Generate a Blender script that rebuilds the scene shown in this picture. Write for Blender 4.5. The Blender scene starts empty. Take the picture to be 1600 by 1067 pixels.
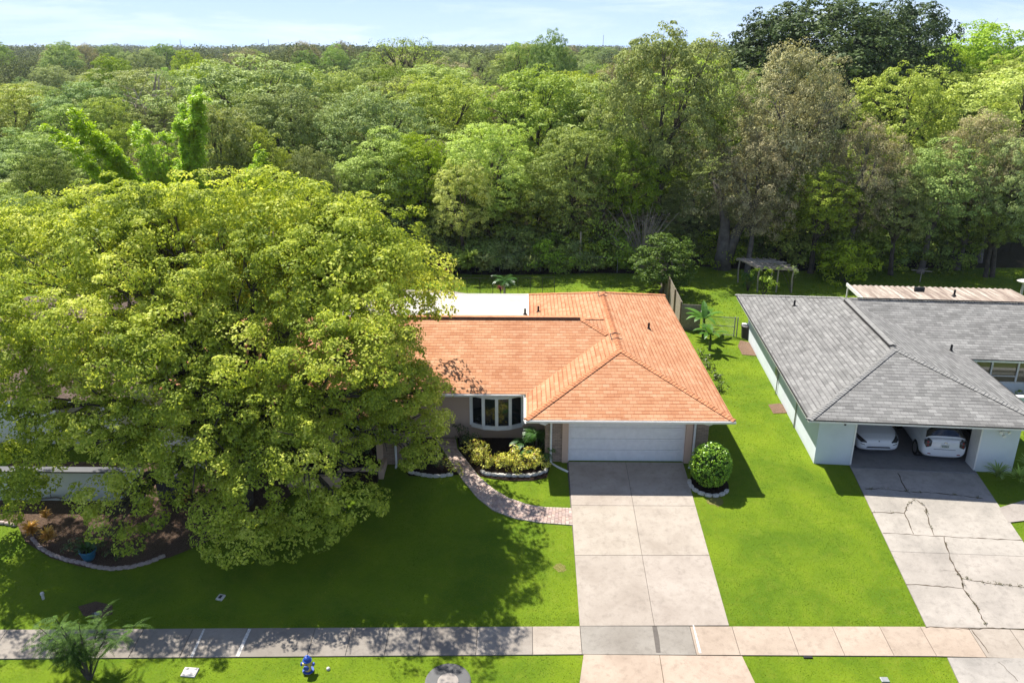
import bpy, bmesh, math, random
import numpy as np
from mathutils import Vector, Matrix
R = math.radians
rnd = random.Random(7)
rs = np.random.RandomState(11)
sc = bpy.context.scene
COL = sc.collection

# ------------------------------------------------------------------ camera
F = 1250.0; PIT = math.atan(465/F); YAW = math.atan(17.07/F); H = 16.85
cam = bpy.data.cameras.new('camera'); camo = bpy.data.objects.new('camera', cam); COL.objects.link(camo)
cam.sensor_width = 36; cam.lens = F/1600*36; cam.clip_start = 0.5; cam.clip_end = 8000
camo.location = (0, 0, H); camo.rotation_euler = (math.pi/2-PIT, 0, YAW)
sc.camera = camo
# ------------------------------------------------------------------ light
SUNV = Vector((-1.11, 1.34, 2.7)).normalized()
EL = math.asin(SUNV.z)
w = bpy.data.worlds.new("World"); sc.world = w; w.use_nodes = True
nt = w.node_tree; nt.nodes.clear()
def wn(t, **k):
    n = nt.nodes.new(t)
    for a, b in k.items(): setattr(n, a, b)
    return n
sky = wn('ShaderNodeTexSky', sky_type='NISHITA', sun_disc=False, sun_elevation=EL,
         sun_rotation=math.atan2(SUNV.x, SUNV.y), altitude=20, air_density=1.0, dust_density=0.6, ozone_density=1.6)
tc = wn('ShaderNodeTexCoord'); mp = wn('ShaderNodeMapping'); mp.inputs['Scale'].default_value = (1.6, 1.6, 11)
no = wn('ShaderNodeTexNoise'); no.inputs['Scale'].default_value = 2.1; no.inputs['Detail'].default_value = 8; no.inputs['Roughness'].default_value = .62
no.inputs['Distortion'].default_value = .6
rp = wn('ShaderNodeValToRGB'); rp.color_ramp.elements[0].position = .47; rp.color_ramp.elements[1].position = .80
mx = wn('ShaderNodeMixRGB'); mx.inputs[2].default_value = (12.5, 13.6, 15.0, 1)
sx = wn('ShaderNodeSeparateXYZ'); hr = wn('ShaderNodeValToRGB'); e_ = hr.color_ramp.elements     # pale air low over the horizon
e_[0].position = 0.0; e_[0].color = (.95, .95, .95, 1); e_[1].position = .16; e_[1].color = (0, 0, 0, 1); e_.new(.055).color = (.45, .45, .45, 1)
hm = wn('ShaderNodeMixRGB'); hm.inputs[2].default_value = (7.9, 10.8, 15.4, 1)
bg = wn('ShaderNodeBackground'); bg.inputs['Strength'].default_value = 0.05; wo = wn('ShaderNodeOutputWorld')
L = nt.links.new
L(tc.outputs['Generated'], mp.inputs[0]); L(mp.outputs[0], no.inputs[0]); L(no.outputs['Fac'], rp.inputs[0])
tint = wn('ShaderNodeMixRGB', blend_type='MULTIPLY'); tint.inputs[0].default_value = 1; tint.inputs[2].default_value = (.80, .98, 1.35, 1)
L(rp.outputs[0], mx.inputs[0]); L(sky.outputs[0], tint.inputs[1]); L(tc.outputs['Generated'], sx.inputs[0]); L(sx.outputs[2], hr.inputs[0]); L(hr.outputs[0], hm.inputs[0]); L(tint.outputs[0], hm.inputs[1]); L(hm.outputs[0], mx.inputs[1]); L(mx.outputs[0], bg.inputs[0]); L(bg.outputs[0], wo.inputs[0])
sl = bpy.data.lights.new('sun', 'SUN'); sl.energy = 5.0; sl.angle = R(0.53); sl.color = (1, .955, .88)
so = bpy.data.objects.new('sun', sl); COL.objects.link(so); so.rotation_euler = SUNV.to_track_quat('Z', 'Y').to_euler()
so.location = (-20, 30, 60)
sc.view_settings.view_transform = 'Standard'; sc.view_settings.look = 'None'
sc.view_settings.exposure = 0.90; sc.view_settings.gamma = 1
sc.render.engine = 'CYCLES'
sc.cycles.max_bounces = 6; sc.cycles.diffuse_bounces = 3; sc.cycles.glossy_bounces = 2; sc.cycles.transmission_bounces = 4
sc.cycles.transparent_max_bounces = 6; sc.cycles.caustics_reflective = False; sc.cycles.caustics_refractive = False
sc.cycles.use_denoising = True
sc.cycles.volume_bounces = 0

# ------------------------------------------------------------------ survey helpers: pixel of the plan photo -> world point
def ray(px, py):
    cp, sp, cy, sy = math.cos(PIT), math.sin(PIT), math.cos(YAW), math.sin(YAW)
    u = (px-800)/F; v = (py-533.5)/F; Y = cp-v*sp
    return (u*cy-Y*sy, u*sy+Y*cy, -sp-v*cp)
YK = [-50, 12, 17, 20, 21.2, 24, 27, 29.6, 30.4, 31.2, 4000]
ZK = [-1.75, -1.75, -1.62, -1.30, -1.155, -.80, -.42, -.09, -.02, 0, 0]
def gz(y): return float(np.interp(y, YK, ZK))
def P(px, py, z=0.):
    r = ray(px, py); t = (z-H)/r[2]; return Vector((r[0]*t, r[1]*t, z))
def PY(px, py, Y):
    r = ray(px, py); t = Y/r[1]; return Vector((r[0]*t, Y, H+r[2]*t))
def G(px, py, dz=0):
    z = 0.
    for _ in range(25):
        p = P(px, py, z); z = gz(p.y)
    return Vector((p.x, p.y, z+dz))

# ------------------------------------------------------------------ materials
MATS = {}
class NB:
    def __init__(s, name):
        m = bpy.data.materials.new(name); m.use_nodes = True; s.m = m; s.t = m.node_tree
        s.b = s.t.nodes['Principled BSDF']; s.out = s.t.nodes['Material Output']; MATS[name] = m
    def n(s, typ, ins=None, **k):
        q = s.t.nodes.new(typ)
        for a, b in k.items(): setattr(q, a, b)
        for a, b in (ins or {}).items(): s.set(q.inputs[a], b)
        return q
    def set(s, sock, v):
        if hasattr(v, 'outputs'): v = v.outputs[0]
        if isinstance(v, bpy.types.NodeSocket): s.t.links.new(v, sock)
        else:
            if isinstance(v, (tuple, list)) and len(v) == 3 and sock.type == 'RGBA': v = (*v, 1)
            sock.default_value = v
    def mix(s, f, a, b, mode='MIX'): return s.n('ShaderNodeMixRGB', {0: f, 1: a, 2: b}, blend_type=mode)
    def math(s, op, a, b=0.): return s.n('ShaderNodeMath', {0: a, 1: b}, operation=op)
    def ramp(s, f, stops):
        q = s.n('ShaderNodeValToRGB', {0: f}); e = q.color_ramp.elements
        while len(e) < len(stops): e.new(.5)
        for i, (p, c) in enumerate(stops): e[i].position = p; e[i].color = (*c, 1) if len(c) == 3 else c
        return q
    def noise(s, scale, detail=4, rough=.55, co=None, dist=0.):
        q = s.n('ShaderNodeTexNoise', {'Scale': scale, 'Detail': detail, 'Roughness': rough, 'Distortion': dist})
        if co is None: co = s.pos()
        s.set(q.inputs['Vector'], co); return q.outputs['Fac']
    def pos(s):
        if not hasattr(s, '_p'): s._p = s.n('ShaderNodeNewGeometry').outputs['Position']
        return s._p
    def obj(s): return s.n('ShaderNodeTexCoord').outputs['Object']
    def attr(s, name='Col'): return s.n('ShaderNodeAttribute', attribute_name=name).outputs['Color']
    def bump(s, h, st=.3, d=.02):
        q = s.n('ShaderNodeBump', {'Height': h, 'Strength': st, 'Distance': d}); s.set(s.b.inputs['Normal'], q.outputs[0])
    def base(s, c, rough=.8, spec=.3, metal=0.):
        s.set(s.b.inputs['Base Color'], c); s.set(s.b.inputs['Roughness'], rough)
        s.b.inputs['Specular IOR Level'].default_value = spec; s.b.inputs['Metallic'].default_value = metal
        return s.m
def plain(name, c, rough=.6, spec=.4, metal=0., var=.12, sc_=6.):
    b = NB(name); n = b.noise(sc_, 5); hi = tuple(x*(1+var) for x in c); lo = tuple(x*(1-var) for x in c)
    b.base(b.ramp(n, [(.3, lo), (.7, hi)]), rough, spec, metal); b.bump(b.noise(60, 3), .12, .01); return b.m
def shingle(name, cols, dark, w_=.30, h_=.205):
    b = NB(name); uv = b.n('ShaderNodeUVMap', uv_map='UVMap').outputs[0]
    q = b.n('ShaderNodeTexBrick', {'Vector': uv, 'Color1': (0, 0, 0, 1), 'Color2': (1, 1, 1, 1), 'Mortar': (.5, .5, .5, 1), 'Scale': 1., 'Mortar Size': .008,
            'Mortar Smooth': .3, 'Bias': 0., 'Brick Width': w_, 'Row Height': h_}, offset=.5)
    q2 = b.n('ShaderNodeTexBrick', {'Vector': uv, 'Color1': (0, 0, 0, 1), 'Color2': (1, 1, 1, 1), 'Mortar': (.5, .5, .5, 1), 'Scale': 1., 'Mortar Size': .0,
            'Bias': 0., 'Brick Width': w_*2.3, 'Row Height': h_}, offset=.37)
    n = b.noise(.6, 5, .6); n2 = b.noise(28, 3, .7)
    f = b.math('ADD', b.math('MULTIPLY', q.outputs['Color'], .38), b.math('ADD', b.math('MULTIPLY', q2.outputs['Color'], .18), b.math('MULTIPLY', n2, .6)))
    c = b.ramp(f, cols)
    c = b.mix(b.math('MULTIPLY', b.ramp(n, [(.35, (0, 0, 0)), (.75, (1, 1, 1))]), .30), c, dark)
    c = b.mix(b.math('MULTIPLY', q.outputs['Fac'], .55), c, tuple(x*.5 for x in dark))
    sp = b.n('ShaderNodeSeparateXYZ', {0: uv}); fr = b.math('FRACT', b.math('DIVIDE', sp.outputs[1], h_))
    edge = b.ramp(fr, [(.0, (1, 1, 1)), (.14, (1, 1, 1)), (.30, (0, 0, 0))])   # lower lip of each course is coloured darker
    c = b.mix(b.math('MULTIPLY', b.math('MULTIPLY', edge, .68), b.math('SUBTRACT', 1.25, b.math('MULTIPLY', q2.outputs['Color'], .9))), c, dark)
    hgt = b.math('ADD', b.math('MULTIPLY', b.math('SUBTRACT', 1., fr), .8), b.math('MULTIPLY', q2.outputs['Color'], .5))
    b.base(c, .92, .15); b.bump(hgt, .9, .02); return b.m
def leafmat(name, cols, trans=.35, nscale=.35, spec=.35, rough=.5, islands=.5, objvar=.0, patch=None):
    """leaf colours: each leaf its own shade, with slow drifts from branch to branch"""
    b = NB(name); g = b.n('ShaderNodeNewGeometry'); ri = g.outputs['Random Per Island']
    co = b.obj(); n = b.noise(nscale, 3, .6, co=co)
    n = b.ramp(n, [(.32, (0, 0, 0)), (.68, (1, 1, 1))])
    f = b.math('ADD', b.math('MULTIPLY', ri, islands), b.math('MULTIPLY', n, 1-islands))
    c = b.ramp(f, cols)
    if patch:
        pn = b.ramp(b.noise(patch[0], 4, .6, co=co), [(.5, (0, 0, 0)), (.62, (1, 1, 1))]); c = b.mix(b.math('MULTIPLY', pn, patch[2]), c, patch[1])
    if objvar:
        r = b.n('ShaderNodeObjectInfo').outputs['Random']
        hs = b.n('ShaderNodeHueSaturation', {'Hue': b.math('ADD', b.math('MULTIPLY', r, .04*objvar), .5-.035*objvar),
              'Saturation': b.math('ADD', b.math('MULTIPLY', b.math('FRACT', b.math('MULTIPLY', r, 7.3)), .35*objvar), 1-.3*objvar),
              'Value': b.math('ADD', b.math('MULTIPLY', b.math('FRACT', b.math('MULTIPLY', r, 13.7)), .6*objvar), 1-.25*objvar), 'Color': c})
        c = hs.outputs[0]
    b.base(c, rough, spec)
    tr = b.n('ShaderNodeBsdfTranslucent', {'Color': b.mix(.5, c, (1., .95, .25), 'MULTIPLY')})
    ms = b.n('ShaderNodeMixShader', {0: trans, 1: b.b.outputs[0], 2: tr.outputs[0]})
    b.t.links.new(ms.outputs[0], b.out.inputs[0]); return b.m

# concrete
def concrete(name, c, stain, attr=True, fine=.16):
    b = NB(name); n1 = b.noise(.7, 7, .65, dist=.4); n2 = b.noise(4.5, 6, .7); n3 = b.noise(70, 3, .7)
    k = b.mix(b.ramp(n1, [(.38, (0, 0, 0)), (.70, (.85, .85, .85))]), c, stain)
    k = b.mix(b.ramp(n2, [(.50, (0, 0, 0)), (.76, (.6, .6, .6))]), k, tuple(x*.62 for x in stain))
    k = b.mix(fine, k, b.ramp(n3, [(.3, tuple(x*.55 for x in c)), (.7, tuple(min(1, x*1.3) for x in c))]))
    sp = b.noise(22, 2, .5); k = b.mix(b.ramp(sp, [(.68, (0, 0, 0)), (.74, (.35, .35, .35))]), k, tuple(x*.5 for x in stain))
    if attr: k = b.mix(1., k, b.attr(), 'MULTIPLY')
    b.base(k, .88, .25); b.bump(b.math('ADD', n3, b.math('MULTIPLY', n2, .4)), .25, .008); return b.m
concrete('concrete', (0.414, 0.366, 0.312), (0.282, 0.240, 0.198))
concrete('old_concrete', (0.402, 0.366, 0.324), (0.234, 0.216, 0.192))
concrete('plain_concrete', (.35, .31, .27), (.24, .21, .18), False)
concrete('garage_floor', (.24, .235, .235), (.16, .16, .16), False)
def paver():
    b = NB('paver'); n = b.noise(9, 5, .7); k = b.mix(1., b.ramp(n, [(.3, (.72, .7, .68)), (.7, (1.15, 1.12, 1.1))]), b.attr(), 'MULTIPLY')
    b.base(k, .9, .2); b.bump(b.noise(60, 3), .3, .006)
paver()
def lawn(name, a, b_, dry, d=.0):
    q = NB(name); n1 = q.noise(.45, 5, .6, dist=.3); n2 = q.noise(2.6, 4, .65); n3 = q.noise(45, 3, .75); n4 = q.noise(11, 3, .6)
    c = q.mix(q.ramp(n1, [(.35, (0, 0, 0)), (.65, (1, 1, 1))]), a, b_)
    c = q.mix(q.math('MULTIPLY', q.ramp(n2, [(.5, (0, 0, 0)), (.75, (1, 1, 1))]), .3), c, dry)
    c = q.mix(.25, c, q.ramp(n3, [(.3, tuple(x*.5 for x in a)), (.7, tuple(x*1.4 for x in b_))]))
    c = q.mix(q.math('MULTIPLY', q.ramp(n4, [(.3, (1, 1, 1)), (.55, (0, 0, 0))]), .10), c, tuple(x*.4 for x in a))
    q.base(c, .9, .12); q.bump(q.math('ADD', n3, q.math('MULTIPLY', n4, .6)), .4, .02)
lawn('lawn', (.070, .135, .007), (.155, .225, .010), (.25, .26, .035))
def soil(name, a, b_, chips=.5):
    q = NB(name); n = q.noise(30, 4, .75); n2 = q.noise(1.3, 5); v = q.n('ShaderNodeTexVoronoi', {'Vector': q.pos(), 'Scale': 22.})
    c = q.mix(q.ramp(n, [(.35, (0, 0, 0)), (.7, (1, 1, 1))]), a, b_); c = q.mix(q.math('MULTIPLY', v.outputs['Color'], chips*.5), c, tuple(x*2.2 for x in b_))
    c = q.mix(q.math('MULTIPLY', n2, .5), c, a); q.base(c, .95, .1); q.bump(q.math('ADD', n, v.outputs['Distance']), .9, .05)
soil('mulch', (.012, .008, .006), (.045, .026, .018), .2)
soil('brown_mulch', (.06, .038, .026), (.17, .115, .08))
soil('forest_floor', (.022, .018, .010), (.055, .048, .02))
soil('bare_dirt', (.16, .10, .065), (.27, .18, .13))
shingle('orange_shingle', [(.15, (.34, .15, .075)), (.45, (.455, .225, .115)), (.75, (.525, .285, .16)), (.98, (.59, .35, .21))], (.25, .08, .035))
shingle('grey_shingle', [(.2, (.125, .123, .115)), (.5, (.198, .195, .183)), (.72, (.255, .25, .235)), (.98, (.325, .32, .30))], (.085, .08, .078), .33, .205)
plain('orange_cap', (.50, .215, .105), .9, .15, var=.28, sc_=5)
plain('grey_cap', (.235, .23, .215), .9, .15, var=.2, sc_=5)
def wallmat(name, c, dirt, ds=.25):
    q = NB(name); n = q.noise(1.2, 6, .6); g = q.n('ShaderNodeSeparateXYZ', {0: q.pos()}).outputs[2]
    k = q.mix(q.math('MULTIPLY', q.ramp(n, [(.45, (0, 0, 0)), (.75, (1, 1, 1))]), ds), c, dirt)
    k = q.mix(q.ramp(q.math('ADD', g, q.math('MULTIPLY', n, .35)), [(.12, (.55, .55, .55)), (.45, (0, 0, 0))]), k, dirt)
    q.base(k, .85, .25); q.bump(q.noise(38, 4, .7), .35, .012)
wallmat('beige_stucco', (.50, .37, .285), (.30, .22, .165))
wallmat('tan_trim', (.62, .44, .33), (.42, .30, .22))
wallmat('bluewhite_stucco', (.66, .71, .74), (.42, .45, .46))
wallmat('white_stucco', (.68, .70, .66), (.38, .40, .36), .4)
def brick(name, c, mort):
    q = NB(name); sp = q.n('ShaderNodeSeparateXYZ', {0: q.pos()}); cb = q.n('ShaderNodeCombineXYZ', {0: q.math('ADD', sp.outputs[0], sp.outputs[1]), 1: sp.outputs[2]})
    t = q.n('ShaderNodeTexBrick', {'Vector': cb, 'Color1': tuple(x*.8 for x in c)+(1,), 'Color2': tuple(x*1.15 for x in c)+(1,), 'Mortar': (*mort, 1), 'Scale': 1., 'Mortar Size': .008, 'Brick Width': .21, 'Row Height': .075})
    q.base(t.outputs[0], .9, .2); q.bump(q.math('SUBTRACT', 1., t.outputs['Fac']), .5, .012)
brick('tan_brick', (.36, .265, .20), (.22, .17, .135))
plain('white_paint', (.83, .83, .82), .4, .4, var=.05)
plain('offwhite_paint', (.70, .69, .64), .5, .4, var=.08)
plain('white_trim', (.80, .79, .76), .35, .45, var=.05)
def patio():
    q = NB('patio_white'); n = q.noise(.9, 6, .6); n2 = q.noise(6, 5, .75, dist=1.)
    k = q.mix(q.ramp(n, [(.55, (0, 0, 0)), (.8, (.6, .6, .6))]), (.44, .415, .37), (.30, .265, .22))
    k = q.mix(q.ramp(n2, [(.6, (0, 0, 0)), (.66, (.5, .5, .5)), (.7, (0, 0, 0))]), k, (.22, .19, .15)); q.base(k, .6, .3)
patio()
def corr():
    q = NB('patio_rusty'); mpn = q.n('ShaderNodeMapping', {'Vector': q.obj(), 'Scale': (5, .35, 1)}); n = q.noise(1., 5, .7, co=mpn.outputs[0])
    q.base(q.ramp(n, [(.35, (.15, .105, .085)), (.5, (.28, .225, .18)), (.65, (.44, .38, .32))]), .7, .3)
corr()
plain('dark_metal', (.035, .035, .037), .5, .5); plain('black_vent', (.02, .02, .02), .6, .3); plain('drip_edge', (.03, .027, .025), .6, .3)
plain('galv', (.33, .34, .33), .45, .5, .4); plain('wood_grey', (.30, .25, .20), .85, .2, var=.3, sc_=9); plain('wood_old', (.36, .31, .26), .9, .2, var=.3, sc_=9)
plain('wood_brown', (.2, .15, .1), .9, .2, var=.3); plain('bin_plastic', (.045, .04, .045), .5, .4); plain('soffit', (.62, .60, .55), .8, .2)
plain('stone_white', (.58, .55, .50), .9, .2, var=.3, sc_=14); plain('stone_pink', (.42, .34, .31), .9, .2, var=.3, sc_=14)
plain('terracotta', (.45, .2, .12), .8); plain('pot_blue', (.03, .16, .28), .35, .5); plain('hyd_blue', (.015, .07, .38), .35, .5); plain('hyd_yellow', (.62, .48, .14), .4, .5)
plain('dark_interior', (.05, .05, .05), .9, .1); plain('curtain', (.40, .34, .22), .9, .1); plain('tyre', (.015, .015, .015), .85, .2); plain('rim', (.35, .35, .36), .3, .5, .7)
plain('lens_dark', (.03, .03, .035), .12, .6); plain('lens_red', (.25, .015, .012), .2, .5); plain('chrome', (.5, .5, .5), .2, .5, .9); plain('plate', (.62, .64, .6), .5)
plain('plate_ink', (.05, .12, .08), .6)
plain('crack_dark', (.085, .065, .045), .95, .1); plain('joint_dark', (.13, .115, .10), .95, .1); plain('weed', (.06, .09, .02), .9)
plain('bark', (.09, .075, .06), .95, .1, var=.35, sc_=4); plain('bark_grey', (.16, .14, .125), .95, .1, var=.3, sc_=3); plain('bark_pale', (.34, .29, .24), .95, .1, var=.3, sc_=3)
def carpaint():
    q = NB('car_white'); q.base((.74, .76, .79), .22, .5); q.b.inputs['Coat Weight'].default_value = .6; q.b.inputs['Coat Roughness'].default_value = .06
carpaint()
def glass(name, c, rough=.04, spec=.8):
    q = NB(name); q.base(c, rough, spec)
glass('window_glass', (.012, .016, .018)); glass('car_glass', (.012, .013, .015), .05)
# leaves
LM = dict(
 camphor=leafmat('leaf_camphor', [(.10, (0.190, 0.266, 0.038)), (.42, (0.401, 0.495, 0.055)), (.70, (0.685, 0.744, 0.103)), (.92, (0.950, 0.950, 0.257))], .46, .42, .16, .55, .5),
 oak=leafmat('leaf_oak', [(.1, (0.103, 0.176, 0.017)), (.5, (0.217, 0.350, 0.033)), (.9, (0.393, 0.546, 0.066))], .24, .22, .1, .6, .5, 1.),
 moss=leafmat('leaf_moss', [(.1, (0.221, 0.201, 0.084)), (.5, (0.439, 0.404, 0.173)), (.9, (0.669, 0.619, 0.284))], .22, .22, .08, .7, .5, .6, (.25, (.12, .15, .04), .8)),
 bright=leafmat('leaf_bright', [(.1, (0.152, 0.250, 0.018)), (.5, (0.301, 0.460, 0.027)), (.9, (0.512, 0.653, 0.056))], .32, .25, .12, .55, .5, .8),
 yellow=leafmat('leaf_yellow', [(.1, (0.251, 0.340, 0.053)), (.5, (0.418, 0.545, 0.097)), (.9, (0.625, 0.727, 0.193))], .32, .25, .12, .55, .5, .8),
 dark=leafmat('leaf_dark', [(.1, (0.034, 0.063, 0.015)), (.5, (0.071, 0.118, 0.029)), (.9, (0.135, 0.190, 0.061))], .25, .25, .15, .55, .5, .4),
 pale=leafmat('leaf_pale', [(.1, (0.166, 0.256, 0.038)), (.5, (0.304, 0.462, 0.071)), (.9, (0.473, 0.668, 0.118))], .22, .25, .12, .6, .5, .7),
 bamboo=leafmat('leaf_bamboo', [(.1, (0.220, 0.369, 0.010)), (.5, (0.404, 0.616, 0.014)), (.9, (0.608, 0.770, 0.040))], .45, .4, .3, .45, .5, .3),
 croton=leafmat('leaf_croton', [(.1, (0.345, 0.104, 0.044)), (.3, (0.294, 0.380, 0.044)), (.6, (0.862, 0.794, 0.105)), (.9, (0.950, 0.950, 0.269))], .25, 1.5, .4, .4, .75),
 crotonorange=leafmat('leaf_orange', [(.1, (0.540, 0.240, 0.050)), (.5, (0.744, 0.432, 0.070)), (.9, (0.864, 0.600, 0.120))], .25, 1.5, .4, .4, .7),
 small=leafmat('leaf_small', [(.1, (.045, .09, .012)), (.5, (.10, .17, .02)), (.9, (.19, .27, .04))], .25, .5, .15, .55, .6),
 red=leafmat('leaf_red', [(.1, (.10, .012, .02)), (.9, (.35, .05, .07))], .25, 1.5),
 shrub=leafmat('leaf_shrub', [(.1, (0.088, 0.212, 0.018)), (.5, (0.224, 0.425, 0.029)), (.9, (0.499, 0.724, 0.053))], .2, 1., .45, .35, .7),
 tropical=leafmat('leaf_tropical', [(.1, (.03, .09, .015)), (.9, (.09, .22, .03))], .3, 1., .5, .3, .6),
 banana=leafmat('leaf_banana', [(.1, (.07, .18, .02)), (.9, (.17, .34, .05))], .4, 1., .4, .35, .6),
 bedleaf=leafmat('leaf_bed', [(.1, (0.036, 0.060, 0.014)), (.5, (0.090, 0.132, 0.030)), (.9, (0.180, 0.204, 0.060))], .2, 1.5, .4, .45, .7),
)

def grassmat():
    b = NB('grass_blade'); g = b.n('ShaderNodeNewGeometry'); co = b.obj(); ri = g.outputs['Random Per Island']
    st = b.n('ShaderNodeMapping', {'Vector': co, 'Scale': (1., .10, 1.)}); n1 = b.noise(.95, 3, .55, co=st.outputs[0]); n2 = b.noise(.55, 5, .65, co=co); n3 = b.noise(3.2, 3, .6, co=co)
    f = b.math('ADD', b.math('MULTIPLY', ri, .24), b.math('ADD', b.math('MULTIPLY', b.ramp(n1, [(.36, (0, 0, 0)), (.66, (1, 1, 1))]), .34), b.math('ADD', b.math('MULTIPLY', b.ramp(n2, [(.36, (0, 0, 0)), (.66, (1, 1, 1))]), .24), b.math('MULTIPLY', n3, .22))))
    c = b.ramp(f, [(.10, (.050, .092, .006)), (.36, (.112, .185, .009)), (.58, (.212, .28, .013)), (.80, (.36, .36, .03)), (.97, (.50, .43, .13))]); b.base(c, .75, .1)
    tr = b.n('ShaderNodeBsdfTranslucent', {'Color': c}); ms = b.n('ShaderNodeMixShader', {0: .48, 1: b.b.outputs[0], 2: tr.outputs[0]}); b.t.links.new(ms.outputs[0], b.out.inputs[0])
grassmat()
# ------------------------------------------------------------------ object helpers
def tag(o, label=None, cat=None, group=None, kind=None):
    if label: o['label'] = label
    if cat: o['category'] = cat
    if group: o['group'] = group
    if kind: o['kind'] = kind
    return o
def thing(name, label, cat, loc=(0, 0, 0), rz=0, group=None):
    o = bpy.data.objects.new(name, None); COL.objects.link(o); o.location = loc; o.rotation_euler = (0, 0, rz); o.empty_display_size = .2
    return tag(o, label, cat, group)
def mat4(o): return Matrix.LocRotScale(o.location, o.rotation_euler, o.scale)
def full(o): return mat4(o) if o.parent is None else full(o.parent) @ mat4(o)
class MB:
    def __init__(s): s.v = []; s.f = []; s.c = None; s.uv = None; s.smooth = False
    def add(s, vs, fs):
        o = len(s.v); s.v += [tuple(v) for v in vs]; s.f += [[i+o for i in f] for f in fs]; return s
    def box(s, a, b, bev=0):
        x0, y0, z0 = a; x1, y1, z1 = b
        return s.add([(x0,y0,z0),(x1,y0,z0),(x1,y1,z0),(x0,y1,z0),(x0,y0,z1),(x1,y0,z1),(x1,y1,z1),(x0,y1,z1)],
                     [(0,3,2,1),(4,5,6,7),(0,1,5,4),(1,2,6,5),(2,3,7,6),(3,0,4,7)])
    def beam(s, p, q, w_, h_, up=(0, 0, 1)):
        p = Vector(p); q = Vector(q); d = (q-p).normalized(); u = Vector(up); sd = d.cross(u)
        if sd.length < 1e-4: sd = d.cross(Vector((1, 0, 0)))
        sd.normalize(); u = sd.cross(d); a = sd*w_/2; b = u*h_/2
        return s.add([p-a-b, p+a-b, p+a+b, p-a+b, q-a-b, q+a-b, q+a+b, q-a+b], [(3,2,1,0),(4,5,6,7),(0,1,5,4),(1,2,6,5),(2,3,7,6),(3,0,4,7)])
    def tube(s, pts, rad, n=8, caps=True):
        pts = [Vector(p) for p in pts]
        if not hasattr(rad, '__len__'): rad = [rad]*len(pts)
        o = len(s.v); prev = None
        for i, p in enumerate(pts):
            d = (pts[min(i+1, len(pts)-1)]-pts[max(i-1, 0)]).normalized()
            if prev is None: a = d.cross(Vector((0, 0, 1))); a = a if a.length > 1e-3 else d.cross(Vector((1, 0, 0)))
            else: a = prev-d*prev.dot(d)
            a.normalize(); prev = a; b = d.cross(a)
            for k in range(n):
                t = 2*math.pi*k/n; s.v.append(tuple(p+(a*math.cos(t)+b*math.sin(t))*rad[i]))
        for i in range(len(pts)-1):
            for k in range(n):
                k2 = (k+1) % n; s.f.append([o+i*n+k, o+i*n+k2, o+(i+1)*n+k2, o+(i+1)*n+k])
        if caps: s.f.append([o+k for k in range(n)][::-1]); s.f.append([o+(len(pts)-1)*n+k for k in range(n)])
        return s
    def lathe(s, c, prof, n=16):
        o = len(s.v); c = Vector(c)
        for r_, z in prof:
            for k in range(n):
                t = 2*math.pi*k/n; s.v.append((c.x+r_*math.cos(t), c.y+r_*math.sin(t), c.z+z))
        for i in range(len(prof)-1):
            for k in range(n):
                k2 = (k+1) % n; s.f.append([o+i*n+k, o+i*n+k2, o+(i+1)*n+k2, o+(i+1)*n+k])
        s.f.append([o+k for k in range(n)][::-1]); s.f.append([o+(len(prof)-1)*n+k for k in range(n)])
        return s
    def prism(s, poly, z0, z1):
        n = len(poly); zz = lambda z, p: z(p) if callable(z) else z
        return s.add([(p[0], p[1], zz(z0, p)) for p in poly]+[(p[0], p[1], zz(z1, p)) for p in poly],
                     [list(range(n))[::-1], list(range(n, 2*n))]+[(i, (i+1) % n, (i+1) % n+n, i+n) for i in range(n)])
    def build(s, name, mat, parent=None, world=True, smooth=False, bevel=0, cols=None, uvs=None):
        me = bpy.data.meshes.new(name); vs = s.v
        o = bpy.data.objects.new(name, me)
        if parent is not None:
            o.parent = parent
            if world:
                inv = full(parent).inverted(); vs = [tuple(inv @ Vector(v)) for v in vs]
        me.from_pydata(vs, [], s.f); me.materials.append(MATS[mat]); COL.objects.link(o)
        if smooth: me.polygons.foreach_set('use_smooth', [True]*len(me.polygons))
        if cols is not None:
            at = me.color_attributes.new('Col', 'FLOAT_COLOR', 'CORNER'); arr = []
            for p, c in zip(me.polygons, cols): arr += [*c, 1]*p.loop_total
            at.data.foreach_set('color', arr)
        if uvs is not None:
            l = me.uv_layers.new(name='UVMap'); l.data.foreach_set('uv', [x for u in uvs for x in u])
        if bevel:
            m = o.modifiers.new('bevel', 'BEVEL'); m.width = bevel; m.segments = 2; m.limit_method = 'ANGLE'
        me.update(); return o
def npmesh(name, V, nper, mat, parent=None, smooth=False):
    """V: (nfaces*nper, 3) loose faces, in the parent's own frame"""
    V = np.asarray(V, dtype=np.float32); nf = len(V)//nper
    me = bpy.data.meshes.new(name); me.vertices.add(len(V)); me.vertices.foreach_set('co', V.ravel())
    me.loops.add(nf*nper); me.loops.foreach_set('vertex_index', np.arange(nf*nper, dtype=np.int32))
    me.polygons.add(nf); me.polygons.foreach_set('loop_start', np.arange(0, nf*nper, nper, dtype=np.int32))
    me.materials.append(MATS[mat]); me.update(calc_edges=True)
    o = bpy.data.objects.new(name, me); COL.objects.link(o)
    if parent is not None: o.parent = parent
    return o
def copy_tree(o, parent=None):
    c = o.copy(); COL.objects.link(c); c.parent = parent
    for ch in list(o.children): copy_tree(ch, c)
    return c
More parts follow.
